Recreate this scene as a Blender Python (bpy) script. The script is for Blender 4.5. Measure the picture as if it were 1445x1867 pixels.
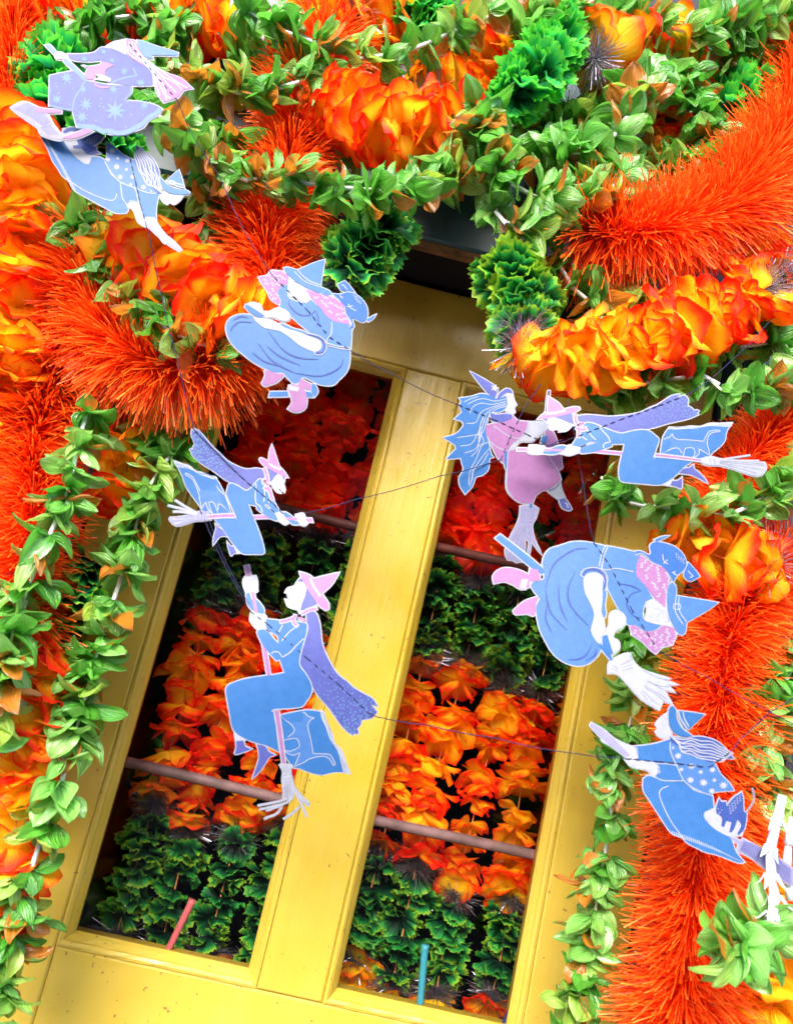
import bpy, math, random
import numpy as np
from mathutils import Vector, Matrix, Quaternion
from mathutils.geometry import delaunay_2d_cdt

scene = bpy.context.scene
for o in list(bpy.data.objects):
    bpy.data.objects.remove(o)
random.seed(7)
rng = np.random.default_rng(7)

# ------------------------------------------------------------------ camera
IMG_W, IMG_H, FOC = 1445.0, 1867.0, 1420.0          # size of the photograph, focal length in its pixels
CAM = Vector((-0.0496, -1.1131, 1.4685))
R0 = Vector((0.97107788, -0.07981887, 0.225026))     # right
R1 = Vector((0.23610569, 0.18080207, -0.95475898))   # down
R2 = Vector((0.03552261, 0.98027525, 0.19441858))    # forward
cam_d = bpy.data.cameras.new('camera')
cam = bpy.data.objects.new('camera', cam_d)
scene.collection.objects.link(cam)
cam.matrix_world = Matrix(((R0.x, -R1.x, -R2.x, CAM.x), (R0.y, -R1.y, -R2.y, CAM.y),
                           (R0.z, -R1.z, -R2.z, CAM.z), (0, 0, 0, 1)))
cam_d.sensor_fit = 'VERTICAL'
cam_d.sensor_height = 24.0
cam_d.lens = FOC / IMG_H * 24.0
cam_d.clip_start = 0.02
cam_d.clip_end = 500
cam_d.dof.use_dof = True
cam_d.dof.focus_distance = 0.98
cam_d.dof.aperture_fstop = 3.2
scene.camera = cam

# ------------------------------------------------------------------ sky, sun, exposure
SUN_EL, SUN_AZ = 34.0, 198.0        # degrees; azimuth clockwise from +Y: behind the camera, a little to its left
world = bpy.data.worlds.new('World')
scene.world = world
world.use_nodes = True
wn = world.node_tree
sky = wn.nodes.new('ShaderNodeTexSky')
sky.sky_type = 'NISHITA'
sky.sun_disc = False
sky.sun_elevation = math.radians(SUN_EL)
sky.sun_rotation = math.radians(SUN_AZ)
sky.air_density = 1.0
sky.dust_density = 2.5
wn.links.new(sky.outputs[0], wn.nodes['Background'].inputs[0])
wn.nodes['Background'].inputs[1].default_value = 0.15
sun_d = bpy.data.lights.new('sun', 'SUN')
sun_d.energy = 1.15
sun_d.angle = math.radians(30)
sun_d.color = (1.0, 0.96, 0.90)
sun = bpy.data.objects.new('sun', sun_d)
scene.collection.objects.link(sun)
el, az = math.radians(SUN_EL), math.radians(SUN_AZ)
sun_dir = Vector((math.sin(az) * math.cos(el), math.cos(az) * math.cos(el), math.sin(el)))
sun.rotation_euler = sun_dir.to_track_quat('Z', 'Y').to_euler()
sun.location = sun_dir * 20
scene.view_settings.view_transform = 'Standard'
scene.view_settings.look = 'None'
scene.view_settings.gamma = 1.0
scene.view_settings.use_curve_mapping = False
scene.view_settings.exposure = 2.55
scene.render.engine = 'CYCLES'
scene.cycles.use_denoising = True
scene.cycles.max_bounces = 10
scene.cycles.transparent_max_bounces = 16
scene.cycles.sample_clamp_indirect = 6.0


# ------------------------------------------------------------------ helpers
def ray(u, v):
    d = R0 * ((u - IMG_W / 2) / FOC) + R1 * ((v - IMG_H / 2) / FOC) + R2
    return d


def at(u, v, y):
    """the point on the upright plane Y = y that photo pixel (u, v) looks at"""
    d = ray(u, v)
    return CAM + d * ((y - CAM.y) / d.y)


def link(o, parent=None):
    scene.collection.objects.link(o)
    if parent is not None:
        o.parent = parent
    return o


def tag(o, label, cat, group=None, kind=None):
    if label:
        o['label'] = label
    if cat:
        o['category'] = cat
    if group:
        o['group'] = group
    if kind:
        o['kind'] = kind
    return o


def empty(name, loc):
    e = bpy.data.objects.new(name, None)
    e.empty_display_size = 0.05
    e.location = loc
    return link(e)


def mesh_obj(name, verts, faces, mat, parent=None, smooth=False, uvs=None):
    me = bpy.data.meshes.new(name)
    me.from_pydata([tuple(v) for v in verts], [], faces)
    if smooth:
        me.polygons.foreach_set('use_smooth', [True] * len(me.polygons))
    me.materials.append(mat)
    me.update()
    return link(bpy.data.objects.new(name, me), parent)


def box_data(x0, x1, y0, y1, z0, z1, b=0.0):
    """box with bevelled long edges on the -Y face"""
    if b <= 0:
        v = [(x, y, z) for y in (y0, y1) for z in (z0, z1) for x in (x0, x1)]
        f = [(0, 1, 3, 2), (5, 4, 6, 7), (4, 0, 2, 6), (1, 5, 7, 3), (2, 3, 7, 6), (4, 5, 1, 0)]
        return v, f
    v = [(x0 + b, y0, z0 + b), (x1 - b, y0, z0 + b), (x1 - b, y0, z1 - b), (x0 + b, y0, z1 - b),
         (x0, y0 + b, z0), (x1, y0 + b, z0), (x1, y0 + b, z1), (x0, y0 + b, z1),
         (x0, y1, z0), (x1, y1, z0), (x1, y1, z1), (x0, y1, z1)]
    f = [(0, 1, 2, 3), (0, 4, 5, 1), (1, 5, 6, 2), (2, 6, 7, 3), (3, 7, 4, 0),
         (4, 8, 9, 5), (5, 9, 10, 6), (6, 10, 11, 7), (7, 11, 8, 4), (11, 10, 9, 8)]
    return v, f


def box(name, x0, x1, y0, y1, z0, z1, mat, parent=None, b=0.0):
    v, f = box_data(x0, x1, y0, y1, z0, z1, b)
    return mesh_obj(name, v, f, mat, parent)


def catmull(pts, closed=False, step=0.01, per=None):
    pts = [Vector(p) for p in pts]
    n = len(pts)
    out = []
    segs = n if closed else n - 1
    for i in range(segs):
        p1, p2 = pts[i], pts[(i + 1) % n]
        p0 = pts[i - 1] if (closed or i > 0) else p1 * 2 - p2
        p3 = pts[(i + 2) % n] if (closed or i + 2 < n) else p2 * 2 - p1
        k = per or max(2, int((p2 - p1).length / step))
        for j in range(k):
            t = j / k
            out.append(0.5 * ((2 * p1) + (p2 - p0) * t + (2 * p0 - 5 * p1 + 4 * p2 - p3) * t * t
                              + (3 * p1 - p0 - 3 * p2 + p3) * t ** 3))
    if not closed:
        out.append(pts[-1])
    return out


class Path:
    """a curve one can walk along by length"""
    def __init__(self, pts, step=0.006):
        self.p = catmull(pts, step=step)
        self.s = [0.0]
        for a, b in zip(self.p, self.p[1:]):
            self.s.append(self.s[-1] + (b - a).length)
        self.len = self.s[-1]
        self.sa = np.array(self.s)
        self.pa = np.array([tuple(q) for q in self.p])

    def at(self, s):
        i = int(np.searchsorted(self.sa, s)) - 1
        i = max(0, min(i, len(self.p) - 2))
        d = self.p[i + 1] - self.p[i]
        t = (s - self.s[i]) / max(1e-9, d.length)
        return self.p[i] + d * t, d.normalized()


def tube_data(pts, r, n=6, r_end=None):
    pts = [Vector(p) for p in pts]
    verts, faces = [], []
    m = len(pts)
    prev = None
    for i, p in enumerate(pts):
        t = (pts[min(i + 1, m - 1)] - pts[max(i - 1, 0)]).normalized()
        if prev is None:
            a = Vector((0, 0, 1)) if abs(t.z) < 0.9 else Vector((1, 0, 0))
            nrm = t.cross(a).normalized()
        else:
            nrm = (prev - t * prev.dot(t)).normalized()
        prev = nrm
        bn = t.cross(nrm)
        rr = r if r_end is None else r + (r_end - r) * i / (m - 1)
        for k in range(n):
            a = 2 * math.pi * k / n
            verts.append(p + nrm * (math.cos(a) * rr) + bn * (math.sin(a) * rr))
    for i in range(m - 1):
        for k in range(n):
            a, b = i * n + k, i * n + (k + 1) % n
            faces.append((a, b, b + n, a + n))
    faces.append(tuple(range(n - 1, -1, -1)))
    faces.append(tuple((m - 1) * n + k for k in range(n)))
    return verts, faces


# ------------------------------------------------------------------ materials
def new_mat(name):
    m = bpy.data.materials.new(name)
    m.use_nodes = True
    nt = m.node_tree
    return m, nt, nt.nodes['Principled BSDF'], nt.nodes['Material Output']


def nd(nt, kind, **kw):
    n = nt.nodes.new(kind)
    for k, v in kw.items():
        setattr(n, k, v)
    return n


def ramp(nt, stops, src=None, interp='LINEAR'):
    r = nd(nt, 'ShaderNodeValToRGB')
    cr = r.color_ramp
    cr.interpolation = interp
    while len(cr.elements) < len(stops):
        cr.elements.new(0.5)
    for e, (p, c) in zip(cr.elements, stops):
        e.position = p
        e.color = (*c, 1)
    if src is not None:
        nt.links.new(src, r.inputs[0])
    return r


def noise(nt, scale, detail=3.0, rough=0.5, coord='Object', vec=None, stretch=None):
    n = nd(nt, 'ShaderNodeTexNoise')
    n.inputs['Scale'].default_value = scale
    n.inputs['Detail'].default_value = detail
    n.inputs['Roughness'].default_value = rough
    tc = nd(nt, 'ShaderNodeTexCoord')
    src = tc.outputs[coord]
    if stretch:
        mp = nd(nt, 'ShaderNodeMapping')
        mp.inputs['Scale'].default_value = stretch
        nt.links.new(src, mp.inputs[0])
        src = mp.outputs[0]
    nt.links.new(src, n.inputs['Vector'])
    return n


def mix(nt, fac, a, b, mode='MIX'):
    n = nd(nt, 'ShaderNodeMix', data_type='RGBA', blend_type=mode)
    for sock, val in ((n.inputs[0], fac), (n.inputs[6], a), (n.inputs[7], b)):
        if hasattr(val, 'links') or hasattr(val, 'is_linked'):
            nt.links.new(val, sock)
        elif isinstance(val, (int, float)):
            sock.default_value = val
        else:
            sock.default_value = (*val, 1)
    return n.outputs[2]


def math_n(nt, op, a, b=0.0, clamp=False):
    n = nd(nt, 'ShaderNodeMath', operation=op, use_clamp=clamp)
    for sock, val in ((n.inputs[0], a), (n.inputs[1], b)):
        if isinstance(val, (int, float)):
            sock.default_value = val
        else:
            nt.links.new(val, sock)
    return n.outputs[0]


def bump(nt, bsdf, height, strength=0.3, dist=0.002):
    b = nd(nt, 'ShaderNodeBump')
    b.inputs['Strength'].default_value = strength
    b.inputs['Distance'].default_value = dist
    nt.links.new(height, b.inputs['Height'])
    nt.links.new(b.outputs[0], bsdf.inputs['Normal'])
    return b


def fabric(name, color_fn, rough=0.4, spec=0.5, trans=0.3, crease=0.0, trans_gain=1.2, coat=0.0):
    """thin dyed cloth or film: gloss on top, light shining through"""
    m, nt, p, out = new_mat(name)
    col = color_fn(nt)
    nt.links.new(col, p.inputs['Base Color'])
    p.inputs['Roughness'].default_value = rough
    p.inputs['Specular IOR Level'].default_value = spec
    tl = nd(nt, 'ShaderNodeBsdfTranslucent')
    g = mix(nt, 1.0, col, (trans_gain, trans_gain, trans_gain), 'MULTIPLY')
    nt.links.new(g, tl.inputs[0])
    mx = nd(nt, 'ShaderNodeMixShader')
    mx.inputs[0].default_value = trans
    nt.links.new(p.outputs[0], mx.inputs[1])
    nt.links.new(tl.outputs[0], mx.inputs[2])
    nt.links.new(mx.outputs[0], out.inputs[0])
    if coat:
        p.inputs['Coat Weight'].default_value = coat
        p.inputs['Coat Roughness'].default_value = 0.22
    if crease:
        uv = nd(nt, 'ShaderNodeUVMap')
        uv.uv_map = 'UVMap'
        mp = nd(nt, 'ShaderNodeMapping')
        mp.inputs['Scale'].default_value = (12.0, 1.2, 1.0)
        nt.links.new(uv.outputs[0], mp.inputs[0])
        nz = nd(nt, 'ShaderNodeTexNoise')
        nz.inputs['Scale'].default_value = 1.6
        nz.inputs['Detail'].default_value = 2.0
        nt.links.new(mp.outputs[0], nz.inputs['Vector'])
        b = bump(nt, p, nz.outputs[0], crease, 0.004)
        nt.links.new(b.outputs[0], tl.inputs['Normal'])
    return m


def uv_xy(nt, name='UVMap'):
    uv = nd(nt, 'ShaderNodeUVMap')
    uv.uv_map = name
    sp = nd(nt, 'ShaderNodeSeparateXYZ')
    nt.links.new(uv.outputs[0], sp.inputs[0])
    return sp.outputs[0], sp.outputs[1]


def leaf_color(nt):
    oi = nd(nt, 'ShaderNodeObjectInfo')
    x, y = uv_xy(nt)
    rx, ry = uv_xy(nt, 'Petal')
    base = ramp(nt, [(0.0, (0.07, 0.34, 0.025)), (0.35, (0.15, 0.51, 0.06)), (0.7, (0.28, 0.64, 0.15)), (1.0, (0.38, 0.54, 0.06))],
                oi.outputs['Random']).outputs[0]
    length_tint = ramp(nt, [(0.0, (0.55, 0.75, 0.45)), (0.35, (1, 1, 1)), (1.0, (1.1, 1.05, 0.9))], y).outputs[0]  # darker towards the base of each leaf, slightly lighter at the tip
    base = mix(nt, 1.0, base, length_tint, 'MULTIPLY')
    # some petals are dyed copper orange towards their tip
    nz = noise(nt, 28.0, 2.0)
    a = math_n(nt, 'ADD', rx, math_n(nt, 'MULTIPLY', oi.outputs['Random'], 0.25))
    a = math_n(nt, 'ADD', a, math_n(nt, 'MULTIPLY', math_n(nt, 'SUBTRACT', nz.outputs[0], 0.5), 0.5))
    fac = ramp(nt, [(0.97, (0, 0, 0)), (1.10, (1, 1, 1))], a).outputs[0]
    return mix(nt, fac, base, (0.62, 0.22, 0.02))


def flower_color(nt):
    oi = nd(nt, 'ShaderNodeObjectInfo')
    x, y = uv_xy(nt)
    nz = noise(nt, 40.0, 2.0)
    t = math_n(nt, 'ADD', y, math_n(nt, 'MULTIPLY', math_n(nt, 'SUBTRACT', nz.outputs[0], 0.5), 0.30))
    t = math_n(nt, 'ADD', t, math_n(nt, 'MULTIPLY', math_n(nt, 'SUBTRACT', oi.outputs['Random'], 0.5), 0.36))
    return ramp(nt, [(0.45, (0.94, 0.64, 0.020)), (0.68, (0.92, 0.36, 0.005)), (0.87, (0.90, 0.10, 0.004)),
                     (1.0, (0.86, 0.025, 0.004))], t).outputs[0]


def inner_flower_color(nt):
    oi = nd(nt, 'ShaderNodeObjectInfo')
    x, y = uv_xy(nt)
    nz = noise(nt, 40.0, 2.0)
    t = math_n(nt, 'ADD', y, math_n(nt, 'MULTIPLY', math_n(nt, 'SUBTRACT', nz.outputs[0], 0.5), 0.35))
    t = math_n(nt, 'ADD', t, math_n(nt, 'MULTIPLY', math_n(nt, 'SUBTRACT', oi.outputs['Random'], 0.5), 0.5))
    return ramp(nt, [(0.34, (0.97, 0.68, 0.015)), (0.60, (0.96, 0.36, 0.005)), (0.82, (0.95, 0.10, 0.003)), (1.0, (0.92, 0.025, 0.003))], t).outputs[0]


def red_flower_color(nt):
    oi = nd(nt, 'ShaderNodeObjectInfo')
    x, y = uv_xy(nt)
    nz = noise(nt, 40.0, 2.0)
    t = math_n(nt, 'ADD', y, math_n(nt, 'MULTIPLY', math_n(nt, 'SUBTRACT', nz.outputs[0], 0.5), 0.5))
    t = math_n(nt, 'ADD', t, math_n(nt, 'MULTIPLY', math_n(nt, 'SUBTRACT', oi.outputs['Random'], 0.5), 0.5))
    return ramp(nt, [(0.15, (0.97, 0.34, 0.006)), (0.45, (0.97, 0.11, 0.004)), (0.85, (0.93, 0.025, 0.004))], t).outputs[0]


def carnation_color(nt):
    oi = nd(nt, 'ShaderNodeObjectInfo')
    x, y = uv_xy(nt)
    nz = noise(nt, 50.0, 2.0)
    t = math_n(nt, 'ADD', y, math_n(nt, 'MULTIPLY', math_n(nt, 'SUBTRACT', nz.outputs[0], 0.5), 0.3))
    t = math_n(nt, 'ADD', t, math_n(nt, 'MULTIPLY', math_n(nt, 'SUBTRACT', oi.outputs['Random'], 0.5), 0.15))
    return ramp(nt, [(0.42, (0.002, 0.030, 0.014)), (0.72, (0.008, 0.13, 0.035)), (0.88, (0.03, 0.36, 0.05)),
                     (0.99, (0.30, 0.52, 0.03))], t).outputs[0]


def bright_carnation_color(nt):
    x, y = uv_xy(nt)
    nz = noise(nt, 50.0, 2.0)
    t = math_n(nt, 'ADD', y, math_n(nt, 'MULTIPLY', math_n(nt, 'SUBTRACT', nz.outputs[0], 0.5), 0.3))
    return ramp(nt, [(0.25, (0.004, 0.09, 0.05)), (0.6, (0.012, 0.25, 0.07)), (0.82, (0.03, 0.48, 0.08)),
                     (0.98, (0.14, 0.62, 0.05))], t).outputs[0]


def tinsel_color(nt):
    x, y = uv_xy(nt)
    c = ramp(nt, [(0.0, (0.90, 0.018, 0.002)), (0.5, (0.94, 0.06, 0.003)), (1.0, (0.95, 0.16, 0.012))], y).outputs[0]  # lit orange tips and darker red depth put into the strand colour
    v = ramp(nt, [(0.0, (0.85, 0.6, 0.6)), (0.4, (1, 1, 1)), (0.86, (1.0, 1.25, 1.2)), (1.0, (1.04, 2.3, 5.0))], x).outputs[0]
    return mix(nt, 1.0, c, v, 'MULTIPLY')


M = {}
M['leaf'] = fabric('green_satin_leaf', leaf_color, rough=0.30, spec=1.0, trans=0.42, crease=1.0, coat=0.7)
M['flower'] = fabric('orange_yellow_petal', flower_color, rough=0.6, spec=0.25, trans=0.38, crease=0.35, trans_gain=1.3)
M['flower_in'] = fabric('red_edged_petal', inner_flower_color, rough=0.6, spec=0.2, trans=0.42, crease=0.35, trans_gain=1.4)
M['flower_red'] = fabric('red_petal', red_flower_color, rough=0.6, spec=0.2, trans=0.42, crease=0.35, trans_gain=1.4)
M['carnation'] = fabric('dark_green_petal', carnation_color, rough=0.55, spec=0.3, trans=0.25, crease=0.3)
M['carnation_bright'] = fabric('bright_green_petal', bright_carnation_color, rough=0.5, spec=0.3, trans=0.35, crease=0.3)
M['tinsel'] = fabric('orange_tinsel_film', tinsel_color, rough=0.38, spec=0.35, trans=0.35, trans_gain=1.0)


def plain(name, col, rough=0.5, spec=0.4, metal=0.0, mottling=0.0, scale=30.0, bump_s=0.0, bump_scale=200.0):
    m, nt, p, out = new_mat(name)
    p.inputs['Roughness'].default_value = rough
    p.inputs['Specular IOR Level'].default_value = spec
    p.inputs['Metallic'].default_value = metal
    if mottling:
        nz = noise(nt, scale, 5.0, 0.6)
        r = ramp(nt, [(0.3, tuple(c * (1 - mottling) for c in col)), (0.7, tuple(min(1, c * (1 + mottling)) for c in col))],
                 nz.outputs[0])
        nt.links.new(r.outputs[0], p.inputs['Base Color'])
    else:
        p.inputs['Base Color'].default_value = (*col, 1)
    if bump_s:
        nb = noise(nt, bump_scale, 3.0)
        bump(nt, p, nb.outputs[0], bump_s, 0.001)
    return m


M['core'] = plain('tinsel_core', (0.75, 0.02, 0.005), 0.6)
M['straw'] = plain('white_straw', (0.62, 0.63, 0.68), 0.28, 0.5)
M['cord'] = plain('dark_cord', (0.03, 0.035, 0.02), 0.8, 0.2)
M['thread'] = plain('navy_thread', (0.015, 0.015, 0.05), 0.8, 0.2)
M['silver'] = plain('silver_film', (0.36, 0.34, 0.43), 0.25, 0.5, metal=0.7)
M['bar'] = plain('rusty_painted_bar', (0.22, 0.13, 0.13), 0.55, 0.4, mottling=0.5, scale=25.0, bump_s=0.3)
M['dimmed_bar'] = plain('dimmed_red_bar', (0.10, 0.022, 0.018), 0.6, 0.3, mottling=0.5, scale=25.0, bump_s=0.3)  # darker bar copy: dimness behind the upper glass put into its colour
M['teal_paint'] = plain('dark_teal_paint', (0.026, 0.068, 0.085), 0.45, 0.4, mottling=0.2, scale=14.0, bump_s=0.15)
M['wall'] = plain('dark_painted_wall', (0.022, 0.024, 0.028), 0.7, 0.3, mottling=0.3, scale=8.0, bump_s=0.3, bump_scale=60)
M['stone'] = plain('rough_grey_stone', (0.34, 0.34, 0.40), 0.9, 0.2, mottling=0.35, scale=60.0, bump_s=0.8, bump_scale=120)
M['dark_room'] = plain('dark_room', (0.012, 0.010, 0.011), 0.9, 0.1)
M['pavement'] = plain('grey_pavement', (0.26, 0.25, 0.24), 0.85, 0.2, mottling=0.25, scale=3.0, bump_s=0.3)
M['brown_edge'] = plain('bare_weathered_wood', (0.06, 0.028, 0.012), 0.8, 0.2, mottling=0.4, scale=40.0, bump_s=0.4)
M['bare_wood'] = plain('tan_bare_wood', (0.14, 0.07, 0.03), 0.8, 0.2, mottling=0.5, scale=40.0, bump_s=0.4)
M['pale_cord'] = plain('pale_tube', (0.62, 0.64, 0.58), 0.4, 0.4)
M['orange_cord'] = plain('pale_orange_tube', (0.75, 0.30, 0.10), 0.4, 0.4)
M['dim_silver'] = plain('silver_film_dimmed', (0.30, 0.29, 0.33), 0.25, 0.5, metal=0.8)  # darker copy of the silver film, with the indoor dimness in its colour
M['brass'] = plain('worn_brass', (0.55, 0.36, 0.12), 0.35, 0.5, metal=0.9)
M['pink_stick'] = plain('pink_plastic', (0.60, 0.13, 0.14), 0.4)
M['teal_stick'] = plain('teal_plastic', (0.05, 0.32, 0.42), 0.4)
M['blue_stick'] = plain('dark_blue_plastic', (0.04, 0.06, 0.25), 0.4)


def yellow_paint():
    m, nt, p, out = new_mat('yellow_gloss_paint')
    big = noise(nt, 5.0, 4.0, 0.6)
    base = ramp(nt, [(0.3, (0.41, 0.275, 0.018)), (0.7, (0.45, 0.33, 0.05))], big.outputs[0]).outputs[0]
    streak = noise(nt, 30.0, 4.0, 0.6, stretch=(1.0, 1.0, 0.06))
    sfac = ramp(nt, [(0.54, (0, 0, 0)), (0.76, (0.38, 0.38, 0.38))], streak.outputs[0]).outputs[0]
    base = mix(nt, sfac, base, (0.40, 0.25, 0.02))
    # small chips and specks of dirt
    speck = noise(nt, 140.0, 2.0, 0.5)
    cf = ramp(nt, [(0.70, (0, 0, 0)), (0.735, (1, 1, 1))], speck.outputs[0]).outputs[0]
    base = mix(nt, cf, base, (0.20, 0.11, 0.03))
    # hairline cracks in the paint
    vo = nd(nt, 'ShaderNodeTexVoronoi', feature='DISTANCE_TO_EDGE')
    vo.inputs['Scale'].default_value = 5.5
    tc = nd(nt, 'ShaderNodeTexCoord')
    wob = noise(nt, 9.0, 3.0)
    add = nd(nt, 'ShaderNodeVectorMath', operation='ADD')
    sc = nd(nt, 'ShaderNodeVectorMath', operation='SCALE')
    sc.inputs['Scale'].default_value = 0.22
    nt.links.new(wob.outputs[1], sc.inputs[0])
    nt.links.new(tc.outputs['Object'], add.inputs[0])
    nt.links.new(sc.outputs[0], add.inputs[1])
    nt.links.new(add.outputs[0], vo.inputs['Vector'])
    line = ramp(nt, [(0.0, (1, 1, 1)), (0.006, (0, 0, 0))], vo.outputs[0]).outputs[0]
    gate = noise(nt, 3.2, 2.0)
    gf = ramp(nt, [(0.62, (0, 0, 0)), (0.70, (1, 1, 1))], gate.outputs[0]).outputs[0]
    crack = math_n(nt, 'MULTIPLY', line, gf)
    base = mix(nt, math_n(nt, 'MULTIPLY', crack, 0.4), base, (0.16, 0.09, 0.02))
    nt.links.new(base, p.inputs['Base Color'])
    rn = noise(nt, 18.0, 5.0, 0.65)
    rr = ramp(nt, [(0.3, (0.26, 0.26, 0.26)), (0.7, (0.52, 0.52, 0.52))], rn.outputs[0])
    nt.links.new(rr.outputs[0], p.inputs['Roughness'])
    p.inputs['Specular IOR Level'].default_value = 0.5
    fine = noise(nt, 90.0, 3.0, 0.6, stretch=(1.0, 1.0, 0.12))
    h = math_n(nt, 'SUBTRACT', math_n(nt, 'ADD', math_n(nt, 'MULTIPLY', fine.outputs[0], 0.5), math_n(nt, 'MULTIPLY', big.outputs[0], 1.5)),
               math_n(nt, 'MULTIPLY', crack, 0.3))
    bump(nt, p, h, 0.6, 0.003)
    return m


M['yellow'] = yellow_paint()


def glass_mat():
    m, nt, p, out = new_mat('window_glass')
    nt.nodes.remove(p)
    tr = nd(nt, 'ShaderNodeBsdfTransparent')
    tr.inputs[0].default_value = (0.97, 0.97, 0.965, 1)
    gl = nd(nt, 'ShaderNodeBsdfGlossy')
    gl.inputs['Roughness'].default_value = 0.02
    fr = nd(nt, 'ShaderNodeFresnel')
    fr.inputs['IOR'].default_value = 1.42
    mx = nd(nt, 'ShaderNodeMixShader')
    nt.links.new(fr.outputs[0], mx.inputs[0])
    nt.links.new(tr.outputs[0], mx.inputs[1])
    nt.links.new(gl.outputs[0], mx.inputs[2])
    nt.links.new(mx.outputs[0], out.inputs[0])
    return m


M['glass'] = glass_mat()


def paper(name, col, rough=0.55):
    m, nt, p, out = new_mat('printed_paper_' + name)
    nz = noise(nt, 120.0, 6.0, 0.7)
    a = tuple(c * 0.93 for c in col)
    b = tuple(min(1.0, c * 1.07 + 0.004) for c in col)
    r = ramp(nt, [(0.35, a), (0.65, b)], nz.outputs[0])
    nt.links.new(r.outputs[0], p.inputs['Base Color'])
    p.inputs['Roughness'].default_value = rough
    p.inputs['Specular IOR Level'].default_value = 0.3
    nb = noise(nt, 600.0, 2.0)
    bump(nt, p, nb.outputs[0], 0.12, 0.0006)
    return m


PC = {
    'white': (0.70, 0.73, 0.88), 'blue': (0.048, 0.25, 0.72), 'sky': (0.10, 0.30, 0.80), 'pale': (0.20, 0.39, 0.78),
    'deep': (0.055, 0.13, 0.56), 'purple': (0.13, 0.16, 0.62), 'lilac': (0.14, 0.17, 0.58), 'pink': (0.60, 0.25, 0.60),
    'grey': (0.32, 0.34, 0.52), 'navy': (0.03, 0.06, 0.36), 'brown': (0.16, 0.08, 0.04), 'lavender': (0.50, 0.48, 0.80),
    'brightblue': (0.035, 0.20, 0.70),
}
for k, c in PC.items():
    M['p_' + k] = paper(k, tuple(q * 0.325 for q in c))

# ------------------------------------------------------------------ setting
pv = box('pavement', -14, 14, -1.6, -0.122, -0.10, 0.0, M['pavement'])
tag(pv, None, None, kind='structure')
M['asphalt'] = plain('dark_asphalt', (0.035, 0.035, 0.037), 0.95, 0.1, mottling=0.3, scale=5.0, bump_s=0.3)
tag(box('road', -40, 40, -30.0, -1.602, -0.30, -0.13, M['asphalt']), None, None, kind='structure')
tag(box('kerb', -14, 14, -1.74, -1.6015, -0.13, 0.004, M['pavement'], b=0.01), None, None, kind='structure')

# the houses across the street, which the glass mirrors
opp = empty('brick_building', (0, -19.0, 0))
tag(opp, 'dark brick building across the street, mirrored in the door glass', 'building')
M['brick'] = plain('dark_brick', (0.045, 0.026, 0.02), 0.85, 0.2, mottling=0.35, scale=6.0)
M['dark_window'] = plain('dark_window_glass', (0.02, 0.022, 0.026), 0.1, 0.5)
box('wall', -14, 14, -4.0, 0.0, 0.0, 10.0, M["brick"], opp)
box('roof', -14.2, 14.2, -4.2, 0.25, 10.0, 10.4, M['wall'], opp)
for wz in (1.0, 4.4):
    for k in range(9):
        wf = box('window', -12.4 + k * 2.9, -10.9 + k * 2.9, -0.05, 0.05, wz, wz + 2.0, M['wall'], opp)
        box('pane', -12.3 + k * 2.9, -11.0 + k * 2.9, 0.05, 0.07, wz + 0.1, wz + 1.9, M['dark_window'], wf)

# door measures (metres)
DX = 0.4318
XP = (-0.2907, -0.0608, 0.0601, 0.2907)
ZB, ZT, ZTOP = 1.05, 1.893, 2.047
JX = DX + 0.006

front = empty('shop_front', (0, 0, 0))
tag(front, 'dark painted shop front wall around the yellow glazed door, hung with garlands', 'building')
box('wall', -3.0, -JX - 0.10, -0.13, 0.22, 0.0, 3.6, M['wall'], front)
box('wall', JX + 0.10, 3.0, -0.13, 0.22, 0.0, 3.6, M['wall'], front)
box('wall', -JX - 0.10, JX + 0.10, -0.13, 0.22, 2.42, 3.6, M['wall'], front)
box('door_jamb', -JX - 0.10, -JX, -0.12, 0.20, 0.0, ZTOP + 0.012, M['teal_paint'], front, 0.004)
box('door_jamb', JX, JX + 0.10, -0.12, 0.20, 0.0, ZTOP + 0.012, M['teal_paint'], front, 0.004)
box('lintel', -JX - 0.10, JX + 0.10, -0.105, 0.20, ZTOP + 0.014, ZTOP + 0.215, M['teal_paint'], front, 0.005)
box('drip_moulding', -JX - 0.13, JX + 0.13, -0.145, 0.20, ZTOP + 0.217, ZTOP + 0.262, M['stone'], front, 0.008)
box('fascia', -JX - 0.10, JX + 0.10, -0.125, 0.20, ZTOP + 0.264, 2.418, M['teal_paint'], front, 0.004)
box('door_stop', -JX + 0.001, JX - 0.001, 0.047, 0.07, ZTOP - 0.012, ZTOP + 0.012, M['brown_edge'], front)
box('lintel_edge_strip', -JX + 0.001, JX - 0.001, -0.102, -0.088, ZTOP + 0.004, ZTOP + 0.0135, M['bare_wood'], front)
box('soffit_shade_sheet', -JX + 0.001, JX - 0.001, -0.0875, 0.046, ZTOP + 0.009, ZTOP + 0.0135, M['dark_room'], front)  # near-black sheet: shade of the gap below the lintel put into its colour
box('threshold', -JX + 0.001, JX - 0.001, -0.12, 0.20, 0.0, 0.03, M['stone'], front, 0.004)
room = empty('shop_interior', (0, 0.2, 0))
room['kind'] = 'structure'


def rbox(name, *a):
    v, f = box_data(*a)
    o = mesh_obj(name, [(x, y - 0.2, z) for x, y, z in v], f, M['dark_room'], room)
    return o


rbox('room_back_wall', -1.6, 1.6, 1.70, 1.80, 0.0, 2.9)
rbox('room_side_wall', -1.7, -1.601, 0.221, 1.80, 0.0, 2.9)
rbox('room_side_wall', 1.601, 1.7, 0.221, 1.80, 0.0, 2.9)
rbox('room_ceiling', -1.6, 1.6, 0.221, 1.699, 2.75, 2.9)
rbox('room_floor', -1.6, 1.6, 0.221, 1.699, -0.05, 0.02)

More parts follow.
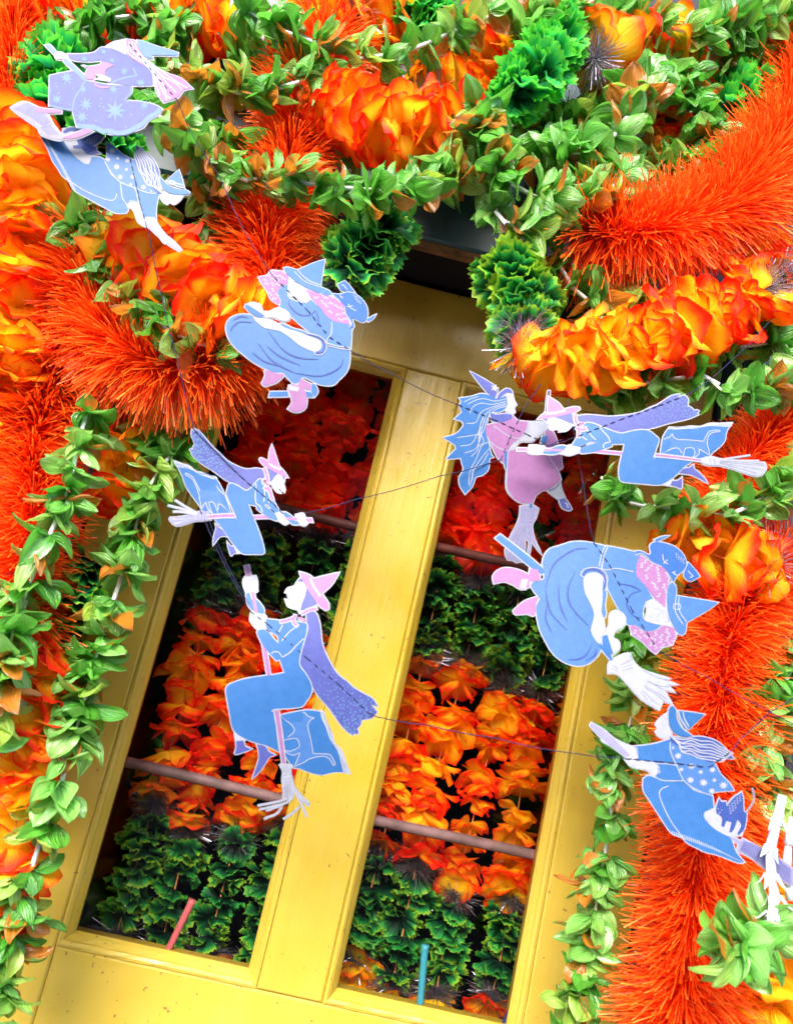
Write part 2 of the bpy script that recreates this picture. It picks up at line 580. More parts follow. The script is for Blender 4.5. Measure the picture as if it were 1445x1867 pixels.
# door
door = empty('glazed_door', (0, 0.02, 0.035))
tag(door, 'old yellow painted door with two tall glass panes', 'door')
DL = Vector((0, 0.02, 0.035))


def dbox(name, x0, x1, y0, y1, z0, z1, mat='yellow', b=0.0025, parent=None):
    v, f = box_data(x0, x1, y0, y1, z0, z1, b)
    if parent is None:
        v = [Vector(q) - DL for q in v]
        return mesh_obj(name, v, f, M[mat], door)
    return mesh_obj(name, [Vector(q) - DL for q in v], f, M[mat], parent)


BW = 0.017      # width of the glazing bead
dbox('stile', -DX, XP[0] - BW, 0.0, 0.045, 0.035, ZTOP)
dbox('stile', XP[3] + BW, DX, 0.0, 0.045, 0.035, ZTOP)
dbox('mullion', XP[1] + BW, XP[2] - BW, 0.001, 0.045, ZB - BW + 0.001, ZT + BW - 0.001)
dbox('top_rail', XP[0] - BW + 0.0006, XP[3] + BW - 0.0006, 0.0012, 0.045, ZT + BW, ZTOP)
dbox('lock_rail', XP[0] - BW + 0.0006, XP[3] + BW - 0.0006, 0.0012, 0.045, 0.83, ZB - BW)
dbox('bottom_rail', XP[0] - BW + 0.0006, XP[3] + BW - 0.0006, 0.0012, 0.045, 0.035, 0.25)
dbox('lower_mullion', XP[1] + BW, XP[2] - BW, 0.001, 0.045, 0.2505, 0.8295)
dbox('lower_panel', XP[0] - BW + 0.001, XP[1] + BW - 0.001, 0.014, 0.030, 0.2505, 0.8295)
dbox('lower_panel', XP[2] - BW + 0.001, XP[3] + BW - 0.001, 0.014, 0.030, 0.2505, 0.8295)


def bead(x0, x1, z0, z1):
    """mitred ogee bead round one pane: profile from the face of the stile down to the glass"""
    prof = [(-BW, 0.006), (-BW + 0.0015, 0.0015), (-BW + 0.005, 0.0005), (-0.0085, 0.0035), (-0.0075, 0.0065), (-0.003, 0.0125),
            (0.0, 0.0185), (0.0, 0.0225)]
    corners = [(x0, z0, -1, -1), (x1, z0, 1, -1), (x1, z1, 1, 1), (x0, z1, -1, 1)]
    names = ('bottom', 'right', 'top', 'left')
    n = 14
    for k in range(4):
        a, b = corners[k], corners[(k + 1) % 4]
        verts, faces = [], []
        for i in range(n + 1):
            t = i / n
            for j, (o, y) in enumerate(prof):
                oo = o - 0.0004
                wob = 0.0006 * math.sin(i * 1.9 + k * 2 + j) + 0.0005 * random.uniform(-1, 1)
                ax, az = a[0] - a[2] * oo, a[1] - a[3] * oo
                bx, bz = b[0] - b[2] * oo, b[1] - b[3] * oo
                # profile runs outwards from the pane edge (o = 0) to the stile (o = -BW)
                ax, az = a[0] + a[2] * (-oo), a[1] + a[3] * (-oo)
                bx, bz = b[0] + b[2] * (-oo), b[1] + b[3] * (-oo)
                verts.append(Vector((ax + (bx - ax) * t, y + (wob if 0 < i < n else 0), az + (bz - az) * t)) - DL)
        m = len(prof)
        for i in range(n):
            for j in range(m - 1):
                faces.append((i * m + j, (i + 1) * m + j, (i + 1) * m + j + 1, i * m + j + 1))
        mesh_obj('glazing_bead', verts, faces, M['yellow'], door, smooth=False)


for x0, x1 in ((XP[0], XP[1]), (XP[2], XP[3])):
    bead(x0, x1, ZB, ZT)
    v = [(x0 - 0.004, 0.021, ZB - 0.004), (x1 + 0.004, 0.021, ZB - 0.004), (x1 + 0.004, 0.021, ZT + 0.004), (x0 - 0.004, 0.021, ZT + 0.004)]
    mesh_obj('glass_pane', [Vector(q) - DL for q in v], [(0, 1, 2, 3)], M['glass'], door)
    # rear rebate
    for (a0, a1, c0, c1) in ((x0 - BW, x0 - 0.004, ZB - BW, ZT + BW), (x1 + 0.004, x1 + BW, ZB - BW, ZT + BW)):
        dbox('rebate', a0, a1, 0.023, 0.044, c0, c1, b=0)
    for (c0, c1) in ((ZB - BW, ZB - 0.004), (ZT + 0.004, ZT + BW)):
        dbox('rebate', x0 - 0.0035, x1 + 0.0035, 0.023, 0.044, c0, c1, b=0)
v, f = tube_data([(DX - 0.06, -0.002, 0.94), (DX - 0.06, -0.03, 0.94)], 0.010, 12)
v2, f2 = tube_data([(DX - 0.06, -0.03, 0.94), (DX - 0.06, -0.045, 0.94), (DX - 0.06, -0.060, 0.94)], 0.028, 16)
mesh_obj('door_knob', [Vector(q) - DL for q in v + v2], f + [tuple(i + len(v) for i in q) for q in f2], M['brass'], door)

# horizontal security bars behind the glass
def bar(u0, v0, u1, v1, y, r, name, label, mat='bar'):
    a, b = at(u0, v0, y), at(u1, v1, y)
    z = (a.z + b.z) / 2
    x0, x1 = -DX + 0.02, DX - 0.02
    mid = Vector((0, y, z))
    pts = [Vector((x0 + (x1 - x0) * i / 24, 0.0006 * math.sin(i), 0.0015 * math.sin(i * 0.4))) for i in range(25)]
    vv, ff = tube_data(pts, r, 10)
    o = mesh_obj(name, vv, ff, M[mat], smooth=True)
    o.location = mid
    tag(o, label, 'bar', 'bars behind the glass')
    return z


zb1 = bar(370, 1424, 830, 1527, 0.046 + 0.006, 0.0075, 'security_bar', 'rusty horizontal bar behind the glass, crossing the lower orange flowers')
zb2 = bar(560, 952, 960, 1022, 0.046 + 0.006, 0.0075, 'security_bar', 'dim reddish horizontal bar behind the upper part of the glass', 'dimmed_bar')
# ------------------------------------------------------------------ fabric pieces of the garlands
def make_mesh(name, verts, faces, uv, petal, mat):
    me = bpy.data.meshes.new(name)
    me.from_pydata(verts, [], faces)
    me.polygons.foreach_set('use_smooth', [True] * len(me.polygons))
    li = np.zeros(len(me.loops), dtype=np.int32)
    me.loops.foreach_get('vertex_index', li)
    l1 = me.uv_layers.new(name='UVMap')
    l1.data.foreach_set('uv', np.array(uv, dtype=np.float32)[li].ravel())
    l2 = me.uv_layers.new(name='Petal')
    l2.data.foreach_set('uv', np.array(petal, dtype=np.float32)[li].ravel())
    me.materials.append(mat)
    me.update()
    return me


def leaf_whorl_mesh(i):
    rnd = random.Random(100 + i)
    verts, faces, uv, pet = [], [], [], []
    n = rnd.choice((5, 6, 7))
    NS, NU = 8, 8
    a0 = rnd.uniform(0, 6.28)
    for k in range(n):
        L = 0.044 * rnd.uniform(0.8, 1.15)
        Wd = 0.0150 * rnd.uniform(0.75, 1.2)
        az = a0 + 2 * math.pi * k / n + rnd.uniform(-0.25, 0.25)
        p0 = rnd.uniform(0.0, 1.0)
        p1 = rnd.uniform(-1.5, 1.1)
        curl = rnd.uniform(-0.9, 0.7)
        tw = rnd.uniform(-0.9, 0.9)
        ph, fr = rnd.uniform(0, 6.28), rnd.uniform(2.6, 5.0)
        am = rnd.uniform(0.0014, 0.0042)
        prnd = rnd.random()
        r, z = 0.002, 0.0
        base = len(verts)
        er = Vector((math.cos(az), math.sin(az), 0))
        et = Vector((-math.sin(az), math.cos(az), 0))
        for a in range(NS + 1):
            s = a / NS
            phi = p0 + p1 * s
            if a:
                r += math.cos(phi) * L / NS
                z += math.sin(phi) * L / NS
            tang = er * math.cos(phi) + Vector((0, 0, 1)) * math.sin(phi)
            nrm = tang.cross(et)
            t2 = et * math.cos(tw * s) + nrm * math.sin(tw * s)
            n2 = tang.cross(t2)
            w = Wd * max(0.0, math.sin(math.pi * min(1.0, (s * 0.97 + 0.03)) ** 0.85)) ** 0.75 + 0.0012 * (1 - s)
            for b in range(NU + 1):
                u = -1 + 2 * b / NU
                off = curl * (u * u) * w * 0.8 + am * math.sin(fr * u * 1.6 + ph + s * 1.5) * math.sin(math.pi * min(1, s + 0.1)) \
                    + 0.0012 * math.sin(7.0 * s + 3 * u + ph * 2)
                p = er * r + Vector((0, 0, z)) + t2 * (u * w) + n2 * off
                verts.append(tuple(p))
                uv.append((u * 0.5 + 0.5 + k, s))
                pet.append((prnd, k / n))
        for a in range(NS):
            for b in range(NU):
                q = base + a * (NU + 1) + b
                faces.append((q, q + 1, q + NU + 2, q + NU + 1))
    return make_mesh('leaf_whorl', verts, faces, uv, pet, M['leaf'])


def petal_flower_mesh(i, kind, mat):
    """a stamped cloth blossom: two rings of broad petals; carnations are fan shaped with a scalloped edge"""
    rnd = random.Random(500 + i + (1000 if kind == 'carnation' else 0))
    verts, faces, uv, pet = [], [], [], []
    carn = kind == 'carnation'
    NS, NU = 6, (12 if carn else 8)
    for l in range(2):
        n = rnd.choice((6, 7)) if carn else 5
        a0 = rnd.uniform(0, 6.28)
        for k in range(n):
            L = (0.049 if carn else 0.058) * rnd.uniform(0.86, 1.1) * (1 - 0.12 * l)
            Wd = (0.023 if carn else 0.029) * rnd.uniform(0.85, 1.15)
            az = a0 + 2 * math.pi * k / n + rnd.uniform(-0.2, 0.2)
            p0 = rnd.uniform(0.15, 0.5) + 0.30 * l
            p1 = rnd.uniform(-1.0, 0.7)
            curl = rnd.uniform(-0.5, 0.35)
            tw = rnd.uniform(-0.6, 0.6)
            ph, ph2 = rnd.uniform(0, 6.28), rnd.uniform(0, 6.28)
            fr = rnd.uniform(2.2, 3.6) * (1.5 if carn else 1.0)
            am = rnd.uniform(0.003, 0.006)
            er = Vector((math.cos(az), math.sin(az), 0))
            et = Vector((-math.sin(az), math.cos(az), 0))
            base = len(verts)
            for b in range(NU + 1):
                u = -1 + 2 * b / NU
                edge = 1.0 - 0.16 * u * u + (0.05 * math.cos(math.pi * b * 0.5 * 2) if carn else 0.025 * math.sin(5 * u + ph))
                r, zz = 0.002, 0.001 * l
                for a in range(NS + 1):
                    s = a / NS
                    phi = p0 + p1 * s
                    if a:
                        r += math.cos(phi) * L * edge / NS
                        zz += math.sin(phi) * L * edge / NS
                    tang = er * math.cos(phi) + Vector((0, 0, 1)) * math.sin(phi)
                    nrm = tang.cross(et)
                    t2 = et * math.cos(tw * s) + nrm * math.sin(tw * s)
                    n2 = tang.cross(t2)
                    if carn:
                        w = Wd * (0.08 + 0.92 * s ** 0.8)
                    else:
                        w = Wd * (0.10 + 0.90 * min(1, s / 0.6) ** 0.8) * (1 if s < 0.6 else math.sqrt(max(0.0, 1 - ((s - 0.6) / 0.46) ** 2)))
                    off = curl * u * u * w * 0.6 + am * s * math.sin(fr * u + ph) + am * 0.5 * s * s * math.sin(fr * 2.1 * u + ph2)
                    verts.append(tuple(er * r + Vector((0, 0, zz)) + t2 * (u * w) + n2 * off))
                    e = max(s, 0.55 * s + 0.42 * abs(u) * min(1, s * 2)) if carn else max(s * s * 0.4 + s * 0.6, abs(u) ** 3 * 0.9 * min(1, s * 1.8))
                    uv.append((u * 0.5 + 0.5 + k + 0.3 * l, e))
                    pet.append((0.5, 0.5))
            for b in range(NU):
                for a in range(NS):
                    v0 = base + b * (NS + 1) + a
                    faces.append((v0, v0 + NS + 1, v0 + NS + 2, v0 + 1))
    return make_mesh('blossom', verts, faces, uv, pet, mat)


LEAF = [leaf_whorl_mesh(i) for i in range(24)]
FLOWER = [petal_flower_mesh(i, 'flower', M['flower']) for i in range(12)]
FLOWER_IN = [petal_flower_mesh(i + 20, 'flower', M['flower_in']) for i in range(10)]
FLOWER_RED = [petal_flower_mesh(i + 35, 'flower', M['flower_red']) for i in range(8)]
CARN = [petal_flower_mesh(i, 'carnation', M['carnation']) for i in range(10)]
CARNB = [petal_flower_mesh(i + 50, 'carnation', M['carnation_bright']) for i in range(8)]
sv, sf = tube_data([(0, 0, -0.5), (0, 0, 0.5)], 1.0, 10)
STRAW = bpy.data.meshes.new('straw')
STRAW.from_pydata([tuple(v) for v in sv], [], sf[:-2])
STRAW.polygons.foreach_set('use_smooth', [True] * len(STRAW.polygons))
STRAW.materials.append(M['straw'])


def strands_mesh(name, base, tip, bend, width, mat, nseg=2, wtip=1.0):
    """thin film strips: base, tip and a mid-point push, all (n, 3) arrays"""
    n = len(base)
    d = tip - base
    side = np.cross(d, rng.normal(size=(n, 3)))
    side /= np.linalg.norm(side, axis=1)[:, None] + 1e-9
    shade = rng.uniform(0, 1, n).astype(np.float32)
    V = np.zeros((n, nseg + 1, 2, 3))
    UV = np.zeros((n, nseg + 1, 2, 2), dtype=np.float32)
    for k in range(nseg + 1):
        t = k / nseg
        c = base + d * t + bend * (t * t)
        w = width * (1 + (wtip - 1) * t)
        V[:, k, 0] = c - side * (w[:, None] * 0.5)
        V[:, k, 1] = c + side * (w[:, None] * 0.5)
        UV[:, k, :, 1] = t
        UV[:, k, :, 0] = shade[:, None]
    idx = np.arange(n * (nseg + 1) * 2).reshape(n, nseg + 1, 2)
    F = np.stack([idx[:, :-1, 0], idx[:, :-1, 1], idx[:, 1:, 1], idx[:, 1:, 0]], axis=-1).reshape(-1, 4)
    me = bpy.data.meshes.new(name)
    V = V.reshape(-1, 3)
    me.vertices.add(len(V))
    me.vertices.foreach_set('co', V.astype(np.float32).ravel())
    me.loops.add(F.size)
    me.loops.foreach_set('vertex_index', F.astype(np.int32).ravel())
    me.polygons.add(len(F))
    me.polygons.foreach_set('loop_start', np.arange(0, F.size, 4, dtype=np.int32))
    me.polygons.foreach_set('loop_total', np.full(len(F), 4, dtype=np.int32))
    l1 = me.uv_layers.new(name='UVMap')
    l1.data.foreach_set('uv', UV.reshape(-1, 2)[F.ravel()].ravel())
    me.materials.append(mat)
    me.update(calc_edges=True)
    me.validate()
    return me


OUT = 0.09      # how far the wall face stands before the door


def path_of(spec):
    return Path([at(u, v, y - OUT) for u, v, y in spec])


def root_at(name, path):
    lo = min(path.p, key=lambda q: q.z)
    return empty(name, lo), lo


def tinsel_garland(spec, R, label, dens=16500, flat=0.035):
    path = path_of(spec)
    root, o = root_at('tinsel_garland', path)
    tag(root, label, 'garland', 'orange tinsel garlands')
    v, f = tube_data([p - o for p in path.p[::3]], 0.006, 6)
    mesh_obj('core', v, f, M['core'], root)
    n = int(dens * path.len)
    s = np.sort(rng.uniform(0, path.len, n))
    i = np.clip(np.searchsorted(path.sa, s) - 1, 0, len(path.p) - 2)
    P = path.pa[i] + (path.pa[i + 1] - path.pa[i]) * ((s - path.sa[i]) / (path.sa[i + 1] - path.sa[i] + 1e-9))[:, None]
    T = path.pa[i + 1] - path.pa[i]
    T /= np.linalg.norm(T, axis=1)[:, None] + 1e-9
    rv = rng.normal(size=(n, 3))
    D = rv - T * np.sum(rv * T, axis=1)[:, None]
    D /= np.linalg.norm(D, axis=1)[:, None]
    tilt = rng.normal(0.0, 0.24, n)
    D = D * np.cos(tilt)[:, None] + T * np.sin(tilt)[:, None]
    L = R * rng.uniform(0.74, 1.0, n) * (1 + 0.07 * np.sin(s * 60) + 0.07 * np.sin(s * 23 + 1) + 0.06 * np.sin(s * 131))
    tip = P + D * L[:, None]
    lim = P[:, 1] + flat
    over = np.maximum(0, tip[:, 1] - lim)
    tip[:, 1] -= over * 1.0
    bend = rng.normal(0, 0.07, (n, 3)) * L[:, None]
    bend[:, 2] -= 0.10 * L
    oo = np.array(tuple(o))
    me = strands_mesh('strands', P - oo, tip - oo, bend, rng.uniform(0.0008, 0.0015, n), M['tinsel'], 3)
    st = bpy.data.objects.new('strands', me)
    st['kind'] = 'stuff'
    link(st, root)
    return root


def tuft(root, o, p, t, R=0.036, n=420, mat='silver'):
    """a burst of silver film between two colours of a lei"""
    rv = rng.normal(size=(n, 3))
    T = np.array(tuple(t))
    D = rv - T * (rv @ T)[:, None]
    D /= np.linalg.norm(D, axis=1)[:, None]
    tl = rng.normal(0, 0.4, n)
    D = D * np.cos(tl)[:, None] + T * np.sin(tl)[:, None]
    base = np.array(tuple(p - o)) + T * rng.uniform(-0.006, 0.006, n)[:, None]
    tip = base + D * (R * rng.uniform(0.7, 1.1, n))[:, None]
    me = strands_mesh('silver_tuft', base, tip, rng.normal(0, 0.004, (n, 3)), np.full(n, 0.0006), M[mat], 2)
    ob = bpy.data.objects.new('silver_tuft', me)
    ob['kind'] = 'stuff'
    link(ob, root)


def orient(t, tilt, rnd):
    q = Vector((0, 0, 1)).rotation_difference(t)
    ax = Vector((rnd.uniform(-1, 1), rnd.uniform(-1, 1), rnd.uniform(-1, 1))).normalized()
    return Quaternion(ax, rnd.gauss(0, tilt)) @ q @ Quaternion((0, 0, 1), rnd.uniform(0, 6.28))


def piece(name, me, root, loc, q, sc):
    ob = bpy.data.objects.new(name, me)
    ob.location = loc
    ob.rotation_mode = 'QUATERNION'
    ob.rotation_quaternion = q
    ob.scale = sc if isinstance(sc, tuple) else (sc, sc, sc)
    return link(ob, root)


def leaf_garland(spec, label, sp=0.0145, straws=0.35, scale=1.0, group='green leaf garlands', flip=1, seed=0, r_in=0.004):
    path = path_of(spec)
    root, o = root_at('leaf_garland', path)
    tag(root, label, 'garland', group)
    rnd = random.Random(seed + len(label) * 31)
    v, f = tube_data([p - o for p in path.p[::3]], 0.0017, 6)
    mesh_obj('cord', v, f, M['pale_cord'], root)
    s = 0.004
    while s < path.len:
        p, t = path.at(s)
        p = p + Vector((rnd.gauss(0, r_in), rnd.gauss(0, r_in), rnd.gauss(0, r_in)))
        piece('leaf_whorl', rnd.choice(LEAF), root, p - o, orient(t * flip, 0.34, rnd), tuple(scale * rnd.uniform(0.70, 1.08) for _ in range(3)))
        if rnd.random() < straws and s + 0.034 < path.len:
            Ls = rnd.uniform(0.024, 0.030)
            p2, t2 = path.at(s + Ls / 2 + 0.003)
            piece('straw', STRAW, root, p2 - o, Vector((0, 0, 1)).rotation_difference(t2), (0.0026, 0.0026, Ls))
            s += Ls + 0.004
        else:
            s += sp * rnd.uniform(0.6, 1.15)
    return root


def flower_garland(spec, label, colours='f', sp=0.021, scale=1.0, tufts=(), group='flower garlands', seed=0, tilt=0.30, face=0.0, cat='garland'):
    """colours: one letter for each stretch of the lei: f orange flowers, k dark green, b bright green"""
    path = path_of(spec) if not isinstance(spec, Path) else spec
    root, o = root_at('flower_garland', path)
    tag(root, label, cat, group)
    rnd = random.Random(seed + len(label) * 17)
    v, f = tube_data([p - o for p in path.p[::3]], 0.0010, 5)
    mesh_obj('cord', v, f, M['orange_cord'], root)
    if isinstance(colours, str):
        n = len(colours)
        marks = [(path.len * (i + 1) / n, c) for i, c in enumerate(colours)]
    else:
        marks = colours
    s, k = 0.003, 0
    while s < path.len:
        while k < len(marks) - 1 and s > marks[k][0]:
            p, t = path.at(s)
            tuft(root, o, p, t, mat='dim_silver')
            k += 1
            s += 0.016
        c = marks[k][1]
        p, t = path.at(min(s, path.len))
        me = rnd.choice({'f': FLOWER, 'k': CARN, 'b': CARNB, 'i': FLOWER_IN, 'r': FLOWER_RED}[c])
        nm = {'k': 'green_flower', 'b': 'green_flower', 'r': 'red_flower'}.get(c, 'orange_flower')
        tt = t
        if face:
            tt = (t * (1 - face) + (CAM - p).normalized() * face * rnd.uniform(0.2, 1.0)).normalized()
        piece(nm, me, root, p - o + Vector((rnd.gauss(0, .004), rnd.gauss(0, .004), rnd.gauss(0, .004))),
              orient(tt, tilt, rnd), scale * rnd.uniform(0.78, 1.14))
        s += sp * rnd.uniform(0.75, 1.25) * (0.85 if c in 'kb' else 1.0)
    for ts in tufts:
        p, t = path.at(ts * path.len)
        tuft(root, o, p + (CAM - p).normalized() * 0.010, t, 0.040, 480)
    return root


# ------------------------------------------------------------------ leis hanging behind the glass
def zs(u, v, y=0.10):
    return at(u, v, y).z


b1 = (zs(500, 965) + zs(930, 1022)) / 2
b2 = (zs(420, 1105) + zs(880, 1225)) / 2
b3 = (zs(350, 1470) + zs(810, 1590)) / 2
b4 = (zs(290, 1690) + zs(760, 1795)) / 2
cols = [-0.252, -0.186, -0.120, -0.052, 0.016, 0.084, 0.150, 0.217, 0.284, 0.350]
nums = ['first', 'second', 'third', 'fourth', 'fifth', 'sixth', 'seventh', 'eighth', 'ninth', 'tenth', 'eleventh', 'twelfth']
for i, x in enumerate(cols):
    yy = 0.108 + 0.010 * (i % 2)
    ztop, zbot = 2.12, 0.92
    pts = [(x + random.uniform(-.008, .008), yy + random.uniform(-.006, .006), ztop + (zbot - ztop) * j / 6) for j in range(7)]
    p = Path(pts, 0.01)
    j = [random.uniform(-0.018, 0.018) for _ in range(4)]
    marks = [(ztop - b1 + j[0], 'r'), (ztop - b2 + j[1], 'k'), (ztop - b3 + j[2], 'i'), (ztop - b4 + j[3], 'k'), (9, 'i')]
    side = 'left' if x < 0 else 'right'
    flower_garland(p, 'banded orange and green lei behind glass, %s from the stile under the longest leaf strand' % nums[i],
                   marks, sp=0.027, scale=0.74, group='leis hanging behind the glass', seed=i, tilt=0.30, face=0.40)

# sticks standing behind the panes
for nm, (a, b), mat, lab in (
        ('plastic_stick', ((352, 1640), (303, 1740)), 'pink_stick', 'pink plastic stick leaning behind the bottom corner of a pane'),
        ('plastic_stick', ((775, 1722), (764, 1845)), 'teal_stick', 'teal plastic stick standing behind the glass before green flowers'),
        ('plastic_stick', ((950, 1800), (905, 1900)), 'blue_stick', 'dark blue plastic stick in the bottom corner of a pane')):
    A, Bq = at(*a, 0.034), at(*b, 0.034)
    vv, ff = tube_data([A - Bq, (A - Bq) * 0.93, (A - Bq) * 0.6, Vector((0, 0, 0)), (Bq - A) * 0.25], 0.0055, 10, 0.0042)
    ob = mesh_obj(nm, vv, ff, M[mat], smooth=True)
    ob.location = Bq
    tag(ob, lab, 'stick', 'sticks behind the glass')
# ------------------------------------------------------------------ garlands on the shop front
T_Y, F_Y, G_Y, K_Y = -0.105, -0.135, -0.165, -0.12
# orange tinsel
tinsel_garland([(600, 60, -.08), (560, 150, -.09), (540, 240, -.09), (515, 340, -.09), (485, 440, -.09), (490, 530, -.09), (470, 600, -.1), (410, 655, -.11),
                (330, 672, -.12), (245, 650, -.12), (185, 590, -.11), (160, 510, -.1), (165, 430, -.09)], 0.078,
               'thick orange tinsel garland looping in a scallop under the curly haired plump witch')
tinsel_garland([(120, 620, -.08), (85, 720, -.08), (60, 830, -.085), (60, 930, -.09), (45, 1030, -.09), (40, 1120, -.09), (5, 1230, -.08), (-30, 1330, -.07)], 0.072,
               'orange tinsel garland hanging down the door jamb behind a thin green leaf strand')
tinsel_garland([(20, 20, -.09), (25, 110, -.1), (15, 190, -.1), (5, 270, -.1)], 0.065,
               'short piece of orange tinsel beside the broom of the star dressed witch')
tinsel_garland([(1490, 60, -.1), (1450, 190, -.11), (1395, 300, -.125), (1310, 385, -.135), (1210, 415, -.135), (1120, 430, -.12), (1050, 420, -.1)], 0.088,
               'widest orange tinsel garland, sweeping down above a row of orange flowers')
tinsel_garland([(1450, 1010, -.09), (1380, 1060, -.1), (1340, 1140, -.11), (1315, 1250, -.115), (1300, 1370, -.115), (1280, 1500, -.115), (1265, 1620, -.115), (1250, 1750, -.115), (1230, 1900, -.115)], 0.080,
               'long orange tinsel garland hanging straight down behind the witch with the winged cat')
tinsel_garland([(1480, 740, -.08), (1400, 800, -.085), (1345, 870, -.085), (1290, 960, -.08)], 0.066,
               'orange tinsel garland behind the broom bristles of the caped witch', flat=0.03)

# flower leis
flower_garland([(15, 215, -.13), (35, 300, -.13), (35, 380, -.13), (28, 460, -.13), (20, 540, -.125), (8, 620, -.12), (-10, 720, -.11), (-25, 790, -.1)],
               'orange and yellow flower garland hanging at the wall beside the tinsel scallop', 'f', sp=0.022, scale=1.05, face=.35)
flower_garland([(-20, 40, -.08), (70, 30, -.09), (150, 5, -.09), (260, 25, -.09), (340, 30, -.09), (420, 45, -.08)],
               'orange flower garland above the hat of the star dressed witch', 'f', sp=0.023, tufts=(.1,), face=.3)
flower_garland([(205, 450, -.13), (265, 470, -.15), (330, 505, -.155), (385, 555, -.15), (440, 590, -.145), (480, 570, -.13)],
               'orange and yellow flower garland draped over the tinsel scallop, below the blue skirted witch', 'f', sp=0.024, scale=1.08, face=.62)
flower_garland([(590, 170, -.12), (640, 195, -.135), (700, 230, -.14), (760, 235, -.14), (830, 225, -.13), (860, 215, -.12)],
               'yellow centred orange flower garland above the dark lintel between green leaf strands', 'f', sp=0.023, scale=0.98, face=.62)
flower_garland([(820, 150, -.09), (870, 120, -.09), (925, 85, -.09)],
               'short run of orange flowers beside the bright green carnation ball', 'f', sp=0.02, scale=0.9, face=.3)
flower_garland([(530, 30, -.08), (600, 25, -.085), (680, 15, -.085), (730, -10, -.08)],
               'orange flowers peeping out over the uppermost green leaf strand', 'f', sp=0.022, tufts=(.55,), face=.3)
flower_garland([(950, 635, -.14), (1020, 655, -.15), (1090, 645, -.155), (1160, 625, -.155), (1230, 605, -.15), (1310, 575, -.145), (1390, 525, -.13)],
               'orange and yellow flower garland swagged below the widest tinsel, above the pink hatted witch', 'f', sp=0.0235, scale=1.02, tufts=(0.0, 1.0), face=.45)
flower_garland([(1085, 105, -.13), (1125, 95, -.11), (1170, 85, -.1), (1230, 80, -.09)],
               'orange flower cluster ending in a silver tuft beside the bright green carnations', 'f', sp=0.018, tufts=(0.0,))
flower_garland([(1220, 960, -.12), (1280, 1000, -.13), (1340, 1025, -.14), (1395, 1030, -.14)],
               'orange flowers ending in a silver tuft over the top of the long hanging tinsel', 'f', sp=0.021, scale=.95, tufts=(1.0,), face=.3)
flower_garland([(1450, 1480, -.11), (1425, 1570, -.12), (1430, 1680, -.13), (1412, 1780, -.14), (1400, 1890, -.13)],
               'orange and yellow flower garland hanging beyond the long hanging tinsel', 'f', sp=0.024, scale=1.05, face=.4)
flower_garland([(120, 1190, -.07), (95, 1260, -.075), (70, 1340, -.075), (50, 1430, -.075), (25, 1520, -.075), (5, 1610, -.075), (-25, 1720, -.07)],
               'orange flower garland hanging on the jamb behind the long green leaf strand', 'f', sp=0.023, scale=.95, face=.3)
flower_garland([(200, 800, -.06), (235, 835, -.065), (225, 880, -.065)],
               'few orange flowers on the jamb below the tinsel scallop', 'f', sp=0.022, scale=.85, face=.3)
flower_garland([(120, 120, -.10), (85, 150, -.115), (80, 200, -.115), (120, 245, -.1), (190, 270, -.09), (230, 265, -.08)],
               'bright green carnation garland behind the star dressed witch', 'b', sp=0.02, scale=.95, face=.4)
flower_garland([(615, 520, -.09), (645, 480, -.11), (675, 440, -.115), (710, 400, -.10)],
               'dark green carnation garland with lime edges beside the dark lintel and the plump witch', 'k', sp=0.022, scale=.95, tufts=(0.0,), face=.62)
flower_garland([(915, 480, -.10), (935, 520, -.12), (960, 560, -.13), (955, 605, -.13)],
               'dark green carnation garland with lime edges across the lintel, ending in a silver tuft', 'k', sp=0.022, scale=.95, tufts=(1.0,), face=.62)
flower_garland([(925, 190, -.13), (960, 160, -.145), (985, 130, -.15), (1010, 95, -.14), (1000, 55, -.12)],
               'bright green carnation ball above the leaf swag, beside a silver tuft', 'b', sp=0.019, scale=1.1, face=.62)
flower_garland([(1320, 225, -.08), (1350, 190, -.09), (1385, 150, -.09)],
               'small green carnation cluster tucked behind the widest tinsel', 'b', sp=0.018, scale=.9, face=.3)
flower_garland([(175, 1010, -.06), (150, 1060, -.065), (140, 1120, -.065), (125, 1170, -.06)],
               'dark green carnations on the jamb between two thin leaf strands', 'k', sp=0.02, scale=.85)
flower_garland([(740, -20, -.09), (770, 15, -.095), (800, 45, -.09)],
               'green carnations showing over the uppermost leaf strand', 'b', sp=0.02, scale=.8)
flower_garland([(1440, 520, -.11), (1420, 500, -.12), (1400, 470, -.1)],
               'dark red flowers at the end of the swag under the widest tinsel', 'f', sp=0.02, scale=.7, tufts=(0.3,))

# green leaf strands
LG = leaf_garland
LG([(430, 10, -.14), (515, 55, -.15), (580, 80, -.155), (650, 105, -.155), (740, 92, -.155), (810, 65, -.15), (880, 35, -.145), (960, 5, -.13)],
   'green leaf strand with white straws running along the very top over orange flowers', straws=.4)
LG([(270, 75, -.13), (330, 120, -.14), (390, 155, -.15), (450, 172, -.155), (520, 157, -.155), (570, 140, -.155), (620, 120, -.145)],
   'green leaf strand with white straws starting at the hat of the star dressed witch', straws=.35, seed=3)
LG([(110, 70, -.10), (170, 45, -.12), (240, 30, -.12), (310, 45, -.12), (350, 70, -.11)],
   'broad green leaf strand above the star dressed witch', straws=.05, sp=.015, seed=4)
LG([(250, 190, -.15), (310, 225, -.165), (350, 260, -.17), (390, 292, -.17), (440, 325, -.165), (500, 325, -.17), (560, 335, -.17), (620, 342, -.17), (680, 345, -.17), (740, 345, -.165), (800, 320, -.15), (850, 290, -.14)],
   'long green leaf strand with white straws crossing the tinsel above the plump witch', straws=.4, seed=5)
